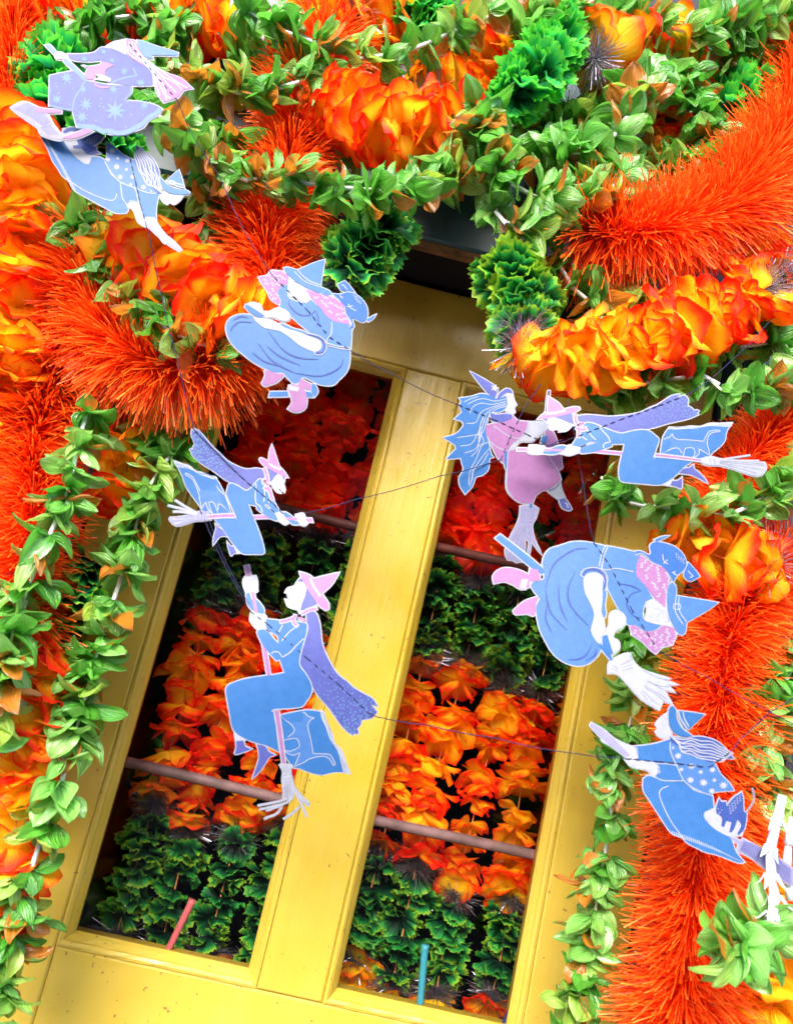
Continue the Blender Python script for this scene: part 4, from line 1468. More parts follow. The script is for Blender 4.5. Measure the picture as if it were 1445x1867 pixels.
# ---- plump witch with a cat on her shoulder
B_curls = []
rd = random.Random(9)
hairL = [(345, 240), (420, 220), (460, 175), (520, 180), (570, 185), (610, 230), (600, 290), (550, 310), (510, 370), (530, 440), (535, 470), (510, 475), (450, 430),
         (420, 360), (370, 290)]
hairR = [(755, 335), (860, 370), (990, 400), (1080, 450), (1110, 500), (1120, 570), (1145, 650), (1060, 640), (960, 600), (880, 500), (800, 410)]
for P in (hairL, hairR):
    PV = [Vector(q) for q in P]
    got = []
    tries = 0
    while len(got) < (17 if P is hairL else 15) and tries < 4000:
        tries += 1
        q = (rd.uniform(345, 1145), rd.uniform(175, 650))
        if inside((q[0] - 14, q[1]), PV) and inside((q[0] + 16, q[1] + 10), PV) and all((q[0] - g[0]) ** 2 + (q[1] - g[1]) ** 2 > 1500 for g in got):
            got.append(q)
            a = rd.uniform(-.6, .8)
            ca, sa = math.cos(a), math.sin(a)
            sh = [(-18, 4), (-12, -10), (0, -8), (4, 4), (14, 8), (20, -4)]
            B_curls.append([(q[0] + x * ca - y * sa, q[1] + x * sa + y * ca) for x, y in sh])
B = [
    ('skirt', 'sky', 'poly', [(58, 690), (72, 630), (110, 592), (180, 570), (260, 572), (310, 600), (400, 690), (540, 650), (640, 690), (770, 730), (940, 830), (1145, 870),
                              (1140, 1000), (1110, 1080), (1050, 1140), (1010, 1180), (950, 1190), (870, 1175), (800, 1140), (740, 1115), (710, 1135), (690, 1165),
                              (650, 1165), (590, 1110), (560, 1075), (480, 1070), (400, 1035), (300, 980), (220, 920), (130, 840), (80, 770)], 1),
    ('bodice', 'sky', 'poly', [(515, 365), (550, 320), (600, 300), (600, 400), (640, 440), (740, 465), (800, 430), (900, 520), (1000, 590), (1140, 650), (1160, 720), (1150, 870),
                               (1050, 860), (940, 820), (880, 770), (780, 720), (700, 650), (640, 600), (610, 560), (530, 500), (540, 450), (520, 400)], 2),
    ('hair', 'pink', 'poly', hairL, 2), ('hair', 'pink', 'poly', hairR, 3),
    ('hair_curls', 'white', 'lines', B_curls[:17], 4, 1.7), ('hair_curls', 'white', 'lines', B_curls[17:], 4, 1.7),
    ('face', 'white', 'poly', [(610, 230), (680, 290), (760, 340), (805, 430), (760, 470), (690, 430), (600, 410), (595, 350), (605, 290)], 3),
    ('face_lines', 'pale', 'lines', [[(630, 290), (660, 270), (690, 290)], [(650, 340), (680, 355), (700, 345)], [(710, 330), (730, 360), (720, 400)], [(625, 320), (640, 350)]], 4, 0.8),
    ('hat_brim', 'sky', 'poly', [(570, 145), (610, 140), (690, 165), (700, 200), (760, 265), (880, 310), (960, 340), (995, 380), (940, 385), (840, 355), (720, 300), (620, 225), (575, 175)], 4),
    ('hat_cone', 'sky', 'poly', [(675, 170), (730, 140), (840, 80), (933, 40), (915, 150), (888, 308), (780, 280), (720, 220)], 5),
    ('hat_band', 'white', 'lines', [[(660, 178), (720, 240), (770, 275), (888, 312)], [(690, 165), (740, 220), (800, 262), (886, 292)],
                                    [(770, 262), (790, 245), (825, 262), (812, 298), (772, 288), (770, 262)]], 6, 1.6),
    ('cat', 'brightblue', 'poly', [(1000, 372), (1060, 372), (1110, 357), (1170, 350), (1250, 400), (1300, 480), (1305, 560), (1290, 610), (1250, 625), (1190, 595), (1167, 602),
                                   (1182, 660), (1170, 688), (1130, 678), (1160, 650), (1140, 600), (1112, 560), (1102, 490), (1060, 430)], 5),
    ('cat_head', 'brightblue', 'poly', [(1050, 275), (1110, 238), (1150, 280), (1198, 348), (1120, 343), (1070, 325)], 6),
    ('cat_tail', 'blue', 'poly', [(1298, 600), (1330, 580), (1382, 546), (1350, 590), (1310, 618)], 5),
    ('cat_lines', 'white', 'lines', [[(1075, 290), (1095, 275), (1110, 300), (1130, 325)], [(1135, 460), (1150, 495), (1205, 525)], [(1125, 490), (1175, 478)],
                                     [(1100, 490), (1112, 560), (1140, 600), (1162, 650), (1135, 680)], [(1060, 372), (1075, 410), (1090, 395)], [(1120, 345), (1200, 352)]], 7, 1.6),
    ('cat_spots', 'white', 'dots', [(1180 + 12 * (i % 4) + 11 * (i // 4), 372 + 8 * (i % 3) + 15 * (i // 3), 4.5) for i in range(16)], 7),
    ('arm', 'white', 'poly', [(295, 600), (340, 600), (440, 610), (520, 650), (580, 690), (680, 720), (770, 755), (830, 775), (890, 810), (895, 860), (860, 895), (800, 890), (700, 840),
                              (600, 760), (520, 715), (400, 690), (330, 640)], 5, 0),
    ('hand', 'white', 'poly', [(240, 482), (300, 467), (360, 492), (380, 540), (440, 547), (500, 517), (570, 522), (620, 570), (610, 620), (560, 630), (480, 600), (400, 600), (330, 560)], 5),
    ('broom_stick', 'blue', 'poly', [(222, 502), (250, 488), (395, 582), (370, 603), (290, 570)], 6),
    ('cuff', 'deep', 'lines', [[(770, 742), (850, 766), (908, 808), (922, 862), (895, 905), (845, 905)]], 6, 3.2),
    ('cuff_edge', 'white', 'lines', [[(760, 735), (860, 756), (925, 800), (940, 862), (905, 920), (850, 925), (830, 900)]], 7, 1.6),
    ('fold_lines', 'deep', 'lines', [[(430, 720), (560, 880), (700, 950), (870, 965)], [(340, 820), (450, 960), (560, 1030), (650, 1075)], [(420, 850), (540, 940), (710, 1015)],
                                     [(290, 900), (400, 980), (540, 1020)], [(660, 1080), (860, 1110), (980, 1080), (1060, 1030), (1087, 965)], [(95, 720), (120, 670), (180, 635), (290, 640)],
                                     [(610, 440), (620, 500), (700, 570), (790, 575), (845, 530)], [(845, 530), (865, 600), (855, 680)], [(120, 620), (190, 585), (250, 600)]], 6, 3.0, 1),
    ('belt_lines', 'white', 'lines', [[(988, 635), (980, 740), (945, 790), (940, 830)], [(945, 825), (1060, 855), (1148, 862)], [(955, 847), (1060, 872), (1148, 880)],
                                      [(635, 600), (700, 660), (780, 725)]], 7, 1.7),
    ('boot', 'pink', 'poly', [(397, 1062), (420, 1052), (500, 1080), (572, 1087), (555, 1112), (500, 1158), (402, 1186), (374, 1160), (402, 1100)], 3),
    ('boot', 'pink', 'poly', [(720, 1132), (808, 1180), (798, 1228), (745, 1215), (768, 1290), (763, 1368), (720, 1408), (660, 1412), (604, 1384), (640, 1330), (627, 1270), (604, 1210),
                              (640, 1172), (690, 1190), (707, 1142)], 4),
    ('sock', 'white', 'poly', [(612, 1187), (703, 1205), (690, 1240), (612, 1225)], 5),
]
B1_broom = [('broom_stick', 'blue', 'poly', [(447, 1237), (600, 1237), (605, 1278), (437, 1278)], 2),
            ('broom_stick', 'blue', 'poly', [(750, 1240), (800, 1250), (826, 1288), (772, 1288)], 3),
            ('broom_stick', 'blue', 'poly', [(812, 1178), (838, 1178), (866, 1240), (836, 1286), (808, 1250)], 3)]
zB = zoom_map(400, 455, 4.8167)
cardB1 = Card(550, 600, -0.325, 6, 4)
build_witch('plump blue witch sitting upright over the tinsel scallop, cat on her shoulder', B, zB, cardB1, extra=B1_broom, extra_map=zB)
mB2 = affine_from([((933, 40), (1320.6, 1099)), ((570, 145), (1240, 1162)), ((995, 380), (1219, 1062)), ((1110, 290), (1268, 1040)), ((1382, 546), (1234, 972)),
                   ((58, 690), (1043, 1206)), ((1110, 1080), (1014, 998)), ((604, 1384), (917, 1060)), ((374, 1160), (943, 1107)), ((345, 240), (1187, 1193)),
                   ((1160, 720), (1152, 999)), ((300, 980), (990, 1155))])
cardB2 = Card(1110, 1090, -0.315, -4, 3)
r4, r5 = zoom_map(900, 950, 6.2826), zoom_map(1090, 950, 5.3333)
B2_extra = [('broom_stick', 'blue', 'poly', [r4(q) for q in [(48, 145), (105, 103), (568, 520), (560, 598), (450, 520)]], 2),
            ('broom_stick', 'blue', 'poly', [r4(q) for q in [(1195, 1430), (1230, 1405), (1370, 1590), (1345, 1610)]], 2),
            ('hand', 'white', 'poly', [r4(q) for q in [(1100, 1250), (1180, 1240), (1250, 1290), (1330, 1330), (1385, 1410), (1385, 1520), (1320, 1530), (1230, 1410), (1170, 1330)]], 2),
            ('broom_bristles', 'white', 'poly', [r5(q) for q in [(100, 1390), (150, 1340), (260, 1290), (310, 1290), (340, 1360), (420, 1440), (560, 1490), (710, 1530), (650, 1545), (790, 1590),
                                                                 (680, 1590), (760, 1665), (650, 1640), (735, 1780), (640, 1750), (600, 1835), (480, 1770), (390, 1700), (300, 1600), (190, 1490), (97, 1480)]], 3),
            ('bristle_lines', 'grey', 'lines', [[r5(q) for q in ln] for ln in [[(220, 1400), (330, 1345)], [(230, 1430), (330, 1390)], [(230, 1460), (340, 1420)], [(480, 1560), (600, 1600), (700, 1610)],
                                                                               [(430, 1640), (520, 1730), (600, 1790)], [(450, 1600), (580, 1670), (690, 1740)], [(420, 1660), (480, 1740)],
                                                                               [(430, 1450), (560, 1510), (690, 1550)], [(140, 1400), (190, 1440)], [(130, 1430), (180, 1460)], [(310, 1300), (325, 1350)],
                                                                               [(460, 1620), (590, 1700), (660, 1760)], [(500, 1560), (640, 1640)]]], 5, 1.0)]
build_witch('plump blue witch lying sideways with broom bristles over the long hanging tinsel', B, mB2, cardB2, extra=B2_extra, extra_map=lambda p: Vector((p[0], p[1])))

# ---- pink dressed witch with long blue hair
C = [
    ('hair', 'blue', 'poly', [(230, 317), (340, 300), (420, 275), (500, 290), (560, 320), (640, 290), (650, 370), (600, 430), (490, 440), (470, 530), (455, 600), (480, 700), (500, 800), (520, 835),
                              (490, 850), (480, 940), (430, 990), (370, 1010), (340, 1090), (280, 1155), (235, 1080), (230, 1010), (265, 950), (250, 880), (240, 840), (115, 850), (200, 760),
                              (180, 720), (90, 665), (200, 630), (265, 560), (250, 520), (185, 500), (250, 440), (230, 380), (245, 350)], 1),
    ('hair_strands', 'white', 'lines', [[(640, 320), (540, 340), (450, 320), (380, 330), (300, 370)], [(640, 340), (520, 370), (420, 360), (350, 390), (315, 450)],
                                        [(640, 355), (500, 400), (420, 440), (370, 530), (290, 540)], [(640, 370), (520, 410), (440, 480), (400, 600), (390, 760), (330, 830)],
                                        [(640, 385), (540, 420), (470, 500), (430, 620), (370, 640), (205, 665)], [(430, 560), (380, 640), (330, 720), (235, 740)], [(420, 640), (370, 760), (270, 800)],
                                        [(480, 700), (420, 740), (380, 840), (320, 960), (310, 1080)], [(490, 760), (430, 830), (380, 900), (340, 960), (345, 1030)], [(480, 800), (420, 900), (360, 940), (320, 1100)],
                                        [(440, 480), (410, 560), (405, 690)], [(460, 470), (430, 560), (420, 640), (440, 700), (400, 740)], [(400, 300), (330, 320), (270, 350)]], 2, 1.35),
    ('hat_cone', 'purple', 'poly', [(330, 73), (520, 185), (570, 240), (542, 318), (480, 270), (400, 170)], 3),
    ('hat_brim', 'purple', 'poly', [(552, 328), (590, 265), (650, 226), (692, 242), (698, 268), (650, 262), (605, 296), (568, 330)], 3),
    ('hat_star', 'white', 'stars', [(545, 222, 44)], 4, 5, 0.42),
    ('face', 'white', 'poly', [(652, 275), (700, 272), (712, 330), (733, 370), (710, 400), (718, 438), (690, 460), (640, 430), (652, 350)], 2),
    ('collar', 'purple', 'poly', [(495, 442), (560, 462), (630, 452), (690, 462), (680, 500), (600, 528), (512, 518)], 3),
    ('sleeve', 'pink', 'poly', [(460, 560), (520, 540), (620, 525), (700, 472), (745, 512), (835, 522), (810, 610), (770, 660), (690, 720), (650, 790), (632, 900), (580, 860), (540, 800), (500, 700), (457, 620)], 2),
    ('dress', 'pink', 'poly', [(650, 790), (720, 765), (830, 760), (980, 770), (985, 620), (1010, 582), (1060, 622), (1100, 750), (1118, 830), (1128, 930), (1090, 955), (1110, 1010), (1110, 1043), (1050, 1088),
                               (1010, 1122), (960, 1128), (900, 1170), (870, 1238), (780, 1238), (700, 1190), (642, 1110), (642, 950)], 2),
    ('dress_trim', 'blue', 'poly', [(622, 790), (648, 785), (640, 950), (622, 900)], 3),
    ('dress_lines', 'white', 'lines', [[(985, 775), (1030, 860), (1090, 950)], [(530, 560), (640, 640), (720, 670), (770, 662)], [(490, 690), (560, 750), (640, 780)],
                                       [(835, 525), (812, 600), (770, 660)], [(650, 785), (645, 960), (645, 1110), (700, 1190)]], 4, 1.5),
    ('forearm', 'white', 'poly', [(842, 524), (1000, 522), (1000, 590), (900, 670), (860, 700), (760, 702), (700, 778), (662, 760), (690, 722), (800, 640)], 3),
    ('frill', 'lavender', 'lines', [[(825, 530), (838, 560), (818, 580), (826, 600), (800, 620), (806, 640), (780, 650)], [(690, 720), (700, 700), (720, 705), (730, 685), (750, 690)]], 4, 1.0),
    ('broom_stick', 'blue', 'poly', [(955, 655), (1000, 645), (990, 712), (942, 712)], 4),
    ('broom_stick', 'brown', 'poly', [(1022, 240), (1040, 240), (1010, 440), (980, 452), (995, 400), (1005, 320)], 1),
    ('sock', 'white', 'poly', [(1000, 1132), (1060, 1110), (1108, 1052), (1120, 1110), (1148, 1180), (1100, 1200), (1060, 1180)], 2),
    ('sock_band', 'grey', 'lines', [[(1010, 1132), (1065, 1110), (1105, 1065)]], 3, 3.2),
    ('boot', 'purple', 'poly', [(1100, 1206), (1150, 1196), (1190, 1250), (1212, 1290), (1190, 1302), (1130, 1278)], 3),
    ('boot_buckle', 'white', 'lines', [[(1150, 1235), (1180, 1255)], [(1165, 1260), (1185, 1280)]], 4, 2.2),
    ('broom_bristles', 'lavender', 'poly', [(765, 1267), (870, 1257), (922, 1290), (900, 1370), (870, 1430), (882, 1520), (905, 1580), (960, 1690), (915, 1635), (868, 1570), (852, 1690), (838, 1680), (846, 1580),
                                            (805, 1545), (812, 1640), (790, 1752), (770, 1752), (740, 1758), (715, 1740), (690, 1735), (662, 1728), (642, 1650), (690, 1520), (740, 1420), (762, 1340)], 2),
    ('bristle_lines', 'grey', 'lines', [[(780, 1290), (775, 1380)], [(805, 1285), (800, 1385)], [(830, 1285), (830, 1385)], [(855, 1285), (855, 1385)], [(880, 1290), (870, 1385)], [(765, 1400), (820, 1410), (872, 1400)],
                                        [(770, 1440), (700, 1580), (680, 1720)], [(790, 1440), (740, 1580), (710, 1735)], [(805, 1440), (775, 1580), (745, 1750)], [(820, 1440), (800, 1560), (775, 1745)],
                                        [(840, 1440), (850, 1530)], [(855, 1440), (870, 1530)]], 3, 1.0),
    ('broom_stick', 'blue', 'poly', [(845, 1245), (868, 1245), (866, 1280), (845, 1280)], 3),
]
cardC = Card(910, 810, -0.275, 5, -4)
build_witch('pink dressed witch with long wavy blue hair and purple hat, over the right pane corner', C, zoom_map(790, 660, 4.8167), cardC)

# ---- blue skirted witch with wavy white hair and a winged cat
rd = random.Random(4)
D = [
    ('skirt', 'blue', 'poly', [(420, 562), (460, 542), (560, 575), (690, 575), (760, 640), (890, 680), (900, 760), (842, 790), (837, 830), (900, 900), (1010, 960), (1050, 1060), (1108, 1130), (1080, 1138), (1000, 1110),
                               (920, 1080), (840, 1060), (780, 1030), (720, 1000), (680, 960), (610, 930), (540, 830), (470, 720), (420, 640)], 1),
    ('sleeve', 'blue', 'poly', [(352, 342), (480, 327), (600, 292), (620, 400), (660, 470), (600, 460), (510, 455), (372, 430)], 1),
    ('sleeve', 'blue', 'poly', [(502, 462), (640, 470), (690, 570), (560, 572), (502, 545), (530, 500)], 2),
    ('cape', 'sky', 'poly', [(600, 312), (620, 300), (700, 390), (850, 410), (900, 460), (940, 530), (1000, 590), (1028, 638), (980, 642), (900, 652), (880, 673), (790, 640), (700, 580), (650, 480), (605, 380)], 3),
    ('cape_flowers', 'white', 'stars', [(655, 405, 28), (745, 475, 28), (740, 570, 28), (828, 587, 32), (960, 605, 32), (885, 645, 26), (808, 515, 18), (900, 570, 18), (678, 498, 18), (885, 500, 24), (620, 350, 12)], 4, 8, 0.5),
    ('hair', 'deep', 'poly', [(600, 272), (700, 282), (800, 272), (900, 300), (960, 350), (1018, 418), (960, 420), (880, 448), (820, 430), (720, 390), (640, 330), (605, 310)], 5),
    ('hair_waves', 'white', 'lines', [[(605 + 10 * k, 275 + 8 * k), (680, 292 + 14 * k + 8 * (k % 2)), (740, 285 + 18 * k - 4 * (k % 2)), (800, 300 + 20 * k + 6 * (k % 2)), (870, 310 + 21 * k - 5), (930, 340 + 17 * k), (960 + (6 - k) * 9, 385 + 8 * k)] for k in range(7)], 6, 2.2),
    ('hat_brim', 'blue', 'poly', [(587, 85), (610, 62), (633, 92), (640, 150), (680, 220), (748, 268), (690, 272), (630, 248), (592, 190)], 7),
    ('hat_cone', 'blue', 'poly', [(648, 97), (740, 107), (816, 120), (770, 170), (715, 228), (682, 200), (657, 140)], 7),
    ('hat_band', 'white', 'lines', [[(650, 100), (665, 150), (715, 225)], [(678, 105), (690, 150), (722, 205)], [(672, 175), (700, 160), (718, 190), (692, 208), (672, 175)]], 8, 2.0),
    ('face', 'white', 'poly', [(580, 112), (590, 190), (610, 260), (570, 288), (522, 270), (502, 240), (522, 220), (502, 190), (530, 150)], 2),
    ('arm', 'white', 'poly', [(340, 342), (383, 347), (388, 420), (312, 428), (252, 360), (145, 308), (133, 280), (170, 262), (260, 310)], 2),
    ('arm', 'white', 'poly', [(295, 432), (430, 440), (518, 460), (538, 520), (482, 538), (440, 500), (342, 480)], 3),
    ('broom_stick', 'lavender', 'poly', [(54, 198), (66, 180), (170, 245), (330, 400), (303, 415), (140, 290)], 3),
    ('cuff_ticks', 'blue', 'lines', [[(365 + 2 * i, 345 + 9 * i), (385 + 2 * i, 343 + 9 * i)] for i in range(9)] + [[(512 + 3 * (i % 3), 465 + 9 * i), (535, 470 + 8 * i)] for i in range(8)], 4, 1.0),
    ('skirt_lines', 'white', 'lines', [[(590, 612), (545, 630), (528, 670), (560, 760), (600, 840), (640, 900), (700, 980)], [(520, 560), (560, 575), (690, 575)],
                                       [(600, 310), (605, 380), (650, 480), (700, 580), (790, 640), (870, 672)], [(512, 456), (600, 462), (655, 472)]], 4, 1.7),
    ('fringe_ticks', 'white', 'lines', [[(612 + 490 * t, 918 + 225 * t - 20 * math.sin(3 * t)), (620 + 490 * t, 948 + 190 * t - 8 * math.sin(3 * t))] for t in [i / 34 for i in range(35)]], 2, 1.6),
    ('cat_seat', 'white', 'poly', [(837, 790), (900, 770), (960, 800), (1080, 820), (1108, 870), (1090, 948), (1010, 958), (900, 900), (842, 830)], 2),
    ('winged_cat', 'deep', 'poly', [(920, 742), (935, 697), (950, 720), (980, 717), (985, 750), (1030, 690), (1080, 652), (1093, 700), (1098, 780), (1118, 800), (1108, 900), (1070, 948), (1060, 935), (1085, 880),
                                    (1060, 840), (1040, 900), (1020, 930), (1005, 925), (1020, 860), (985, 850), (970, 895), (950, 885), (955, 830), (920, 800), (915, 770)], 3),
    ('wing_ticks', 'white', 'lines', [[(1000 + 16 * (i % 5) + 3 * (i // 5), 772 - 18 * (i % 5) + 16 * (i // 5) - 20), (1008 + 16 * (i % 5) + 3 * (i // 5), 762 - 18 * (i % 5) + 16 * (i // 5) - 20)] for i in range(18)], 4, 1.2),
    ('cat_face', 'white', 'dots', [(928, 765, 4), (952, 775, 4), (940, 792, 4), (932, 806, 3)], 4),
    ('cat_tail', 'grey', 'strands', [[(1108, 800), (1145, 750), (1165, 690), (1150, 622)]], 2, 1.6),
    ('broom_stick', 'lavender', 'poly', [(1010, 955), (1090, 990), (1070, 1010), (1015, 970)], 2),
    ('broom_bristles', 'lavender', 'poly', [(1100, 972), (1210, 1032), (1300, 1082), (1440, 1182), (1440, 1290), (1350, 1250), (1240, 1170), (1150, 1100), (1062, 1058), (1072, 1010)], 3),
    ('bristle_lines', 'purple', 'lines', [[(1080 + 4 * i, 1045 - 9 * i), (1200 + 5 * i, 1120 - 13 * i), (1420, 1275 - 15 * i)] for i in range(7)] + [[(1190, 1125), (1205, 1080), (1225, 1045)]], 4, 1.7),
]
cardD2 = Card(1230, 1430, -0.325, -6, 0)
build_witch('blue skirted witch with wavy white hair and winged cat over the long hanging tinsel', D, zoom_map(1060, 1270, 3.7532), cardD2)
mD1 = pairs_to([((816, 120), (1285, 520)), ((610, 62), (1395, 722)), ((748, 268), (1130, 605)), ((58, 188), (1272, 1238)), ((1108, 1132), (85, 165)), ((1028, 638), (672, 285)),
                ((1018, 418), (925, 305)), ((420, 600), (845, 880)), ((720, 1000), (300, 600)), ((837, 810), (530, 480))], 50, 200, 4.6613)
cardD1 = Card(210, 320, -0.330, 5, 4)
build_witch('blue skirted witch with flower dotted cape diving below the star dressed witch', D, mD1, cardD1, margin=1.8, skip=('broom_bristles', 'bristle_lines'))

# ---- star dressed witch
E_skirt = [(365, 360), (390, 345), (560, 320), (620, 380), (640, 390), (800, 420), (970, 425), (960, 480), (912, 535), (1030, 545), (1140, 570), (1188, 600), (1160, 640), (1090, 680), (1050, 730), (980, 755),
           (900, 778), (800, 770), (700, 735), (560, 715), (530, 600), (440, 580), (357, 560), (362, 450)]
rd = random.Random(11)
E_dots = []
es = [Vector(q) for q in E_skirt]
while len(E_dots) < 46:
    q = (rd.uniform(360, 1180), rd.uniform(330, 770))
    if inside(q, es):
        E_dots.append((q[0], q[1], rd.uniform(3, 8)))
Ed = [
    ('skirt', 'lilac', 'poly', E_skirt, 2),
    ('hem', 'pale', 'lines', [[(562, 708), (640, 718), (700, 728), (750, 752), (800, 752), (850, 768), (930, 762), (990, 735), (1045, 705), (1085, 665), (1130, 640), (1178, 600)]], 3, 8.5),
    ('bodice', 'lilac', 'poly', [(500, 195), (600, 195), (690, 180), (740, 140), (800, 145), (900, 160), (960, 220), (1060, 270), (1110, 330), (1120, 420), (970, 425), (820, 405), (770, 380), (740, 300), (745, 240), (640, 250), (520, 235)], 2),
    ('seam_lines', 'pale', 'lines', [[(630, 385), (590, 450), (545, 520), (530, 600)], [(820, 405), (900, 372), (1000, 350), (975, 290)], [(965, 425), (955, 480), (912, 535)], [(360, 560), (440, 582), (530, 600)]], 3, 3.0),
    ('skirt_stars', 'pale', 'stars', [(845, 610, 92), (490, 370, 60), (630, 560, 60), (415, 520, 50), (600, 650, 55), (830, 455, 45), (910, 320, 40), (820, 240, 30), (620, 235, 34), (1060, 570, 45), (1030, 405, 45), (610, 455, 40), (760, 175, 34)], 4, 8, 0.36),
    ('skirt_dots', 'pale', 'dots', E_dots, 3),
    ('face', 'white', 'poly', [(780, 127), (830, 92), (920, 62), (930, 130), (920, 190), (860, 160), (830, 150)], 3),
    ('hair', 'pink', 'poly', [(920, 62), (990, 72), (1030, 170), (1080, 230), (1200, 310), (1320, 350), (1408, 430), (1340, 450), (1300, 510), (1200, 548), (1147, 470), (1132, 380), (1100, 300), (1000, 240), (930, 180)], 4),
    ('hair_strands', 'white', 'lines', [[(940, 80), (960, 160), (1040, 230), (1110, 290), (1160, 390), (1200, 480), (1250, 520)], [(960, 75), (990, 160), (1070, 240), (1160, 320), (1220, 400), (1290, 470)],
                                        [(980, 80), (1010, 160), (1090, 240), (1200, 320), (1300, 390), (1370, 430)], [(930, 120), (950, 190), (1050, 250), (1120, 330), (1150, 430), (1170, 500)],
                                        [(1110, 270), (1200, 350), (1290, 400), (1330, 450)], [(1150, 330), (1200, 430), (1220, 540)]], 5, 2.6),
    ('hat', 'pale', 'poly', [(1000, 62), (1040, 66), (1140, 95), (1298, 132), (1293, 165), (1170, 173), (1110, 180), (1118, 213), (1050, 190), (1012, 120)], 5),
    ('hand', 'white', 'poly', [(397, 192), (440, 182), (488, 200), (488, 233), (420, 233)], 4),
    ('broom_stick', 'pale', 'poly', [(333, 132), (370, 130), (420, 190), (400, 200)], 3),
    ('broom_stick', 'pale', 'poly', [(468, 235), (500, 240), (640, 370), (612, 388), (480, 262)], 3),
    ('cat', 'pink', 'poly', [(592, 270), (650, 288), (740, 270), (760, 252), (838, 275), (780, 310), (770, 350), (700, 345), (690, 385), (640, 380), (622, 350), (648, 300)], 5),
    ('cat_tail', 'pink', 'lines', [[(690, 385), (705, 425), (750, 442), (800, 438)]], 5, 3.6),
    ('hand', 'white', 'poly', [(692, 342), (760, 352), (815, 380), (810, 403), (685, 385), (725, 367)], 6, 0),
    ('shoe', 'pink', 'poly', [(247, 562), (330, 582), (448, 592), (448, 613), (340, 613), (272, 600)], 5),
    ('shoe', 'pink', 'poly', [(452, 785), (560, 752), (640, 732), (678, 750), (580, 788), (500, 798)], 5),
    ('broom_bristles', 'lavender', 'poly', [(72, 560), (160, 527), (230, 547), (340, 612), (390, 700), (470, 790), (420, 800), (300, 760), (270, 710), (200, 660), (100, 590)], 3),
    ('bristle_lines', 'purple', 'lines', [[(95 + 14 * i, 570 - 5 * i), (230 + 11 * i, 640 - 4 * i), (310 + 8 * i, 702 - 3 * i)] for i in range(8)] + [[(290, 712), (330, 705), (380, 690)]]
     + [[(300 + 12 * i, 715 - 3 * i), (350 + 14 * i, 765)] for i in range(6)], 4, 0.9),
]
cardE = Card(200, 150, -0.345, 4, 6)
build_witch('lilac witch in a star printed dress with pink striped hair, among the leaf strands', Ed, zoom_map(0, 50, 4.0139), cardE)


# ---- the threads the witches are sewn to
def thread(pts, label, r=0.0005):
    """pts: (u, v, depth or card); on a card the thread is stitched in and out of the paper"""
    P3, on = [], []
    for u, v, w in pts:
        if isinstance(w, Card):
            P3.append(w.pt(u, v, 0.0))
            on.append(w)
        else:
            P3.append(at(u, v, w))
            on.append(None)
    out = []
    for i in range(len(P3) - 1):
        a, b = P3[i], P3[i + 1]
        L = (b - a).length
        k = max(2, int(L / 0.0022))
        for j in range(k):
            t = j / k
            q = a.lerp(b, t)
            if on[i] is not None and on[i] is on[i + 1]:
                ph = math.sin(2 * math.pi * t * L / 0.0095)
                q = q + on[i].n * (0.0004 + 0.0012 * ph)
            else:
                q = q + Vector((0, 0, -0.003 * math.sin(math.pi * t) * min(1, L / 0.15)))
            q = q + Vector((random.uniform(-1, 1), 0, random.uniform(-1, 1))) * 0.00022
            out.append(q)
    out.append(P3[-1])
    o = min(out, key=lambda q: q.z)
    vv, ff = tube_data([q - o for q in out], r, 5)
    ob = mesh_obj('bunting_thread', vv, ff, M['thread'], smooth=True)
    ob.location = o
    tag(ob, label, 'thread', 'threads of the witch bunting')
    return ob


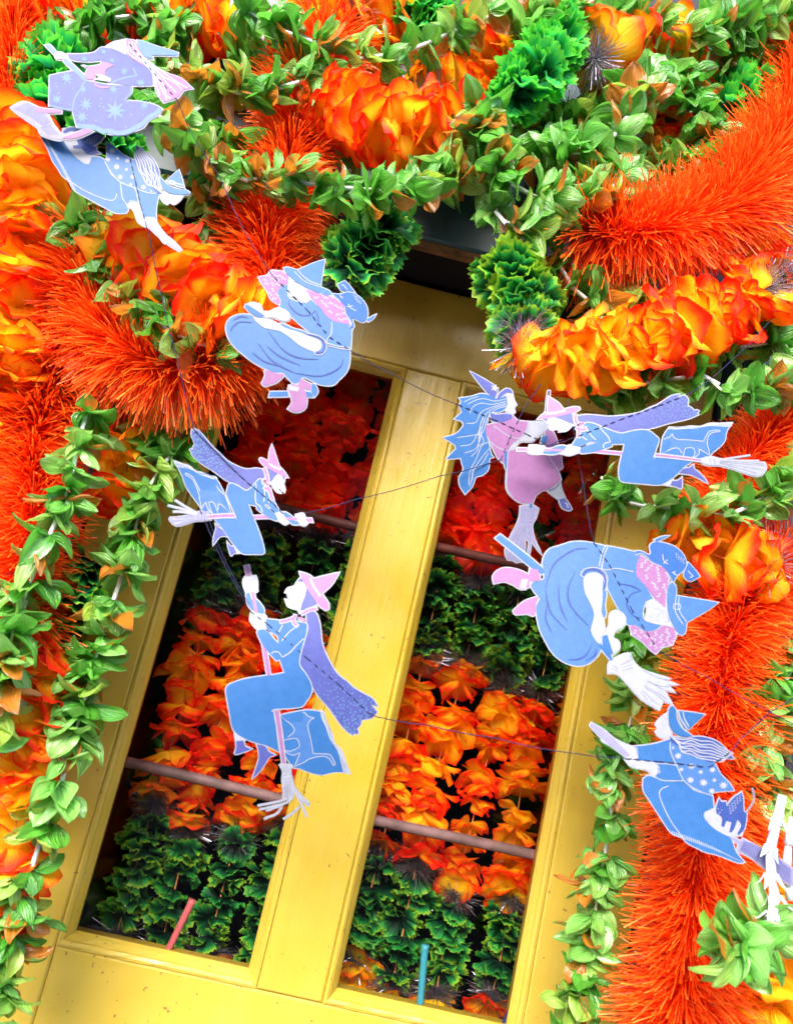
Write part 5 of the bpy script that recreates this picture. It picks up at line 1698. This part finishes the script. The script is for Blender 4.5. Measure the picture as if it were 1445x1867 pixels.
thread([(220, 60, -0.290), (235, 75, cardE), (300, 155, cardE), (325, 185, cardE), (350, 245, -0.325), (400, 320, -0.320), (445, 420, -0.325), (500, 505, cardB1), (560, 565, cardB1), (600, 615, cardB1),
        (640, 640, cardB1), (720, 685, -0.315), (835, 738, cardC), (900, 765, cardC), (960, 792, cardC), (990, 806, cardC), (1000, 812, cardA3), (1025, 800, cardA3)],
       'dark thread from the star dressed witch through the upright plump witch to the pink one')
thread([(225, 205, -0.325), (238, 290, cardD1), (258, 380, cardD1), (275, 440, cardD1), (295, 540, -0.315), (325, 660, -0.315), (352, 775, -0.310), (358, 790, cardA1), (440, 870, cardA1), (500, 920, cardA1), (520, 942, cardA1),
        (545, 938, -0.305), (650, 910, -0.300), (800, 868, -0.290), (890, 845, cardC), (912, 838, cardC), (928, 800, cardC), (945, 765, cardC), (960, 735, -0.270), (985, 700, -0.255)],
       'dark thread from the diving witch through the mirrored small witch to the pink dressed witch')
thread([(365, 930, cardA1), (372, 945, cardA1), (400, 1010, -0.305), (440, 1085, -0.305), (455, 1115, cardA2), (490, 1140, cardA2), (560, 1200, cardA2), (620, 1250, cardA2), (672, 1300, cardA2),
        (684, 1306, -0.305), (780, 1322, -0.305), (900, 1345, -0.310), (1050, 1374, -0.315), (1120, 1381, -0.318), (1140, 1383, cardD2), (1200, 1388, cardD2), (1290, 1398, cardD2), (1330, 1365, cardD2), (1345, 1350, -0.320), (1400, 1300, -0.320), (1490, 1240, -0.310)],
       'dark thread from the small mirrored witch across the mullion to the winged cat witch')
thread([(375, 930, cardA1), (405, 1010, -0.307), (445, 1085, -0.307), (452, 1100, cardA2)],
       'second short dark thread beside the first, between the two witches over the pane edge', r=.0004)
thread([(1005, 812, cardA3), (1040, 800, cardA3), (1130, 765, cardA3), (1200, 740, cardA3), (1245, 722, cardA3), (1270, 710, -0.310), (1330, 660, -0.290), (1380, 610, -0.270), (1410, 575, -0.240)],
       'dark thread from the cape of the level flying witch up to the swagged flowers')
thread([(1035, 730, -0.270), (1048, 800, -0.290), (1062, 880, -0.305), (1075, 960, -0.312), (1083, 990, cardB2), (1110, 1030, cardB2), (1150, 1110, cardB2), (1198, 1182, cardB2), (1215, 1195, -0.315), (1290, 1235, -0.315), (1380, 1285, -0.310), (1490, 1340, -0.300)],
       'dark thread hanging from the swagged flowers through the sideways plump witch')
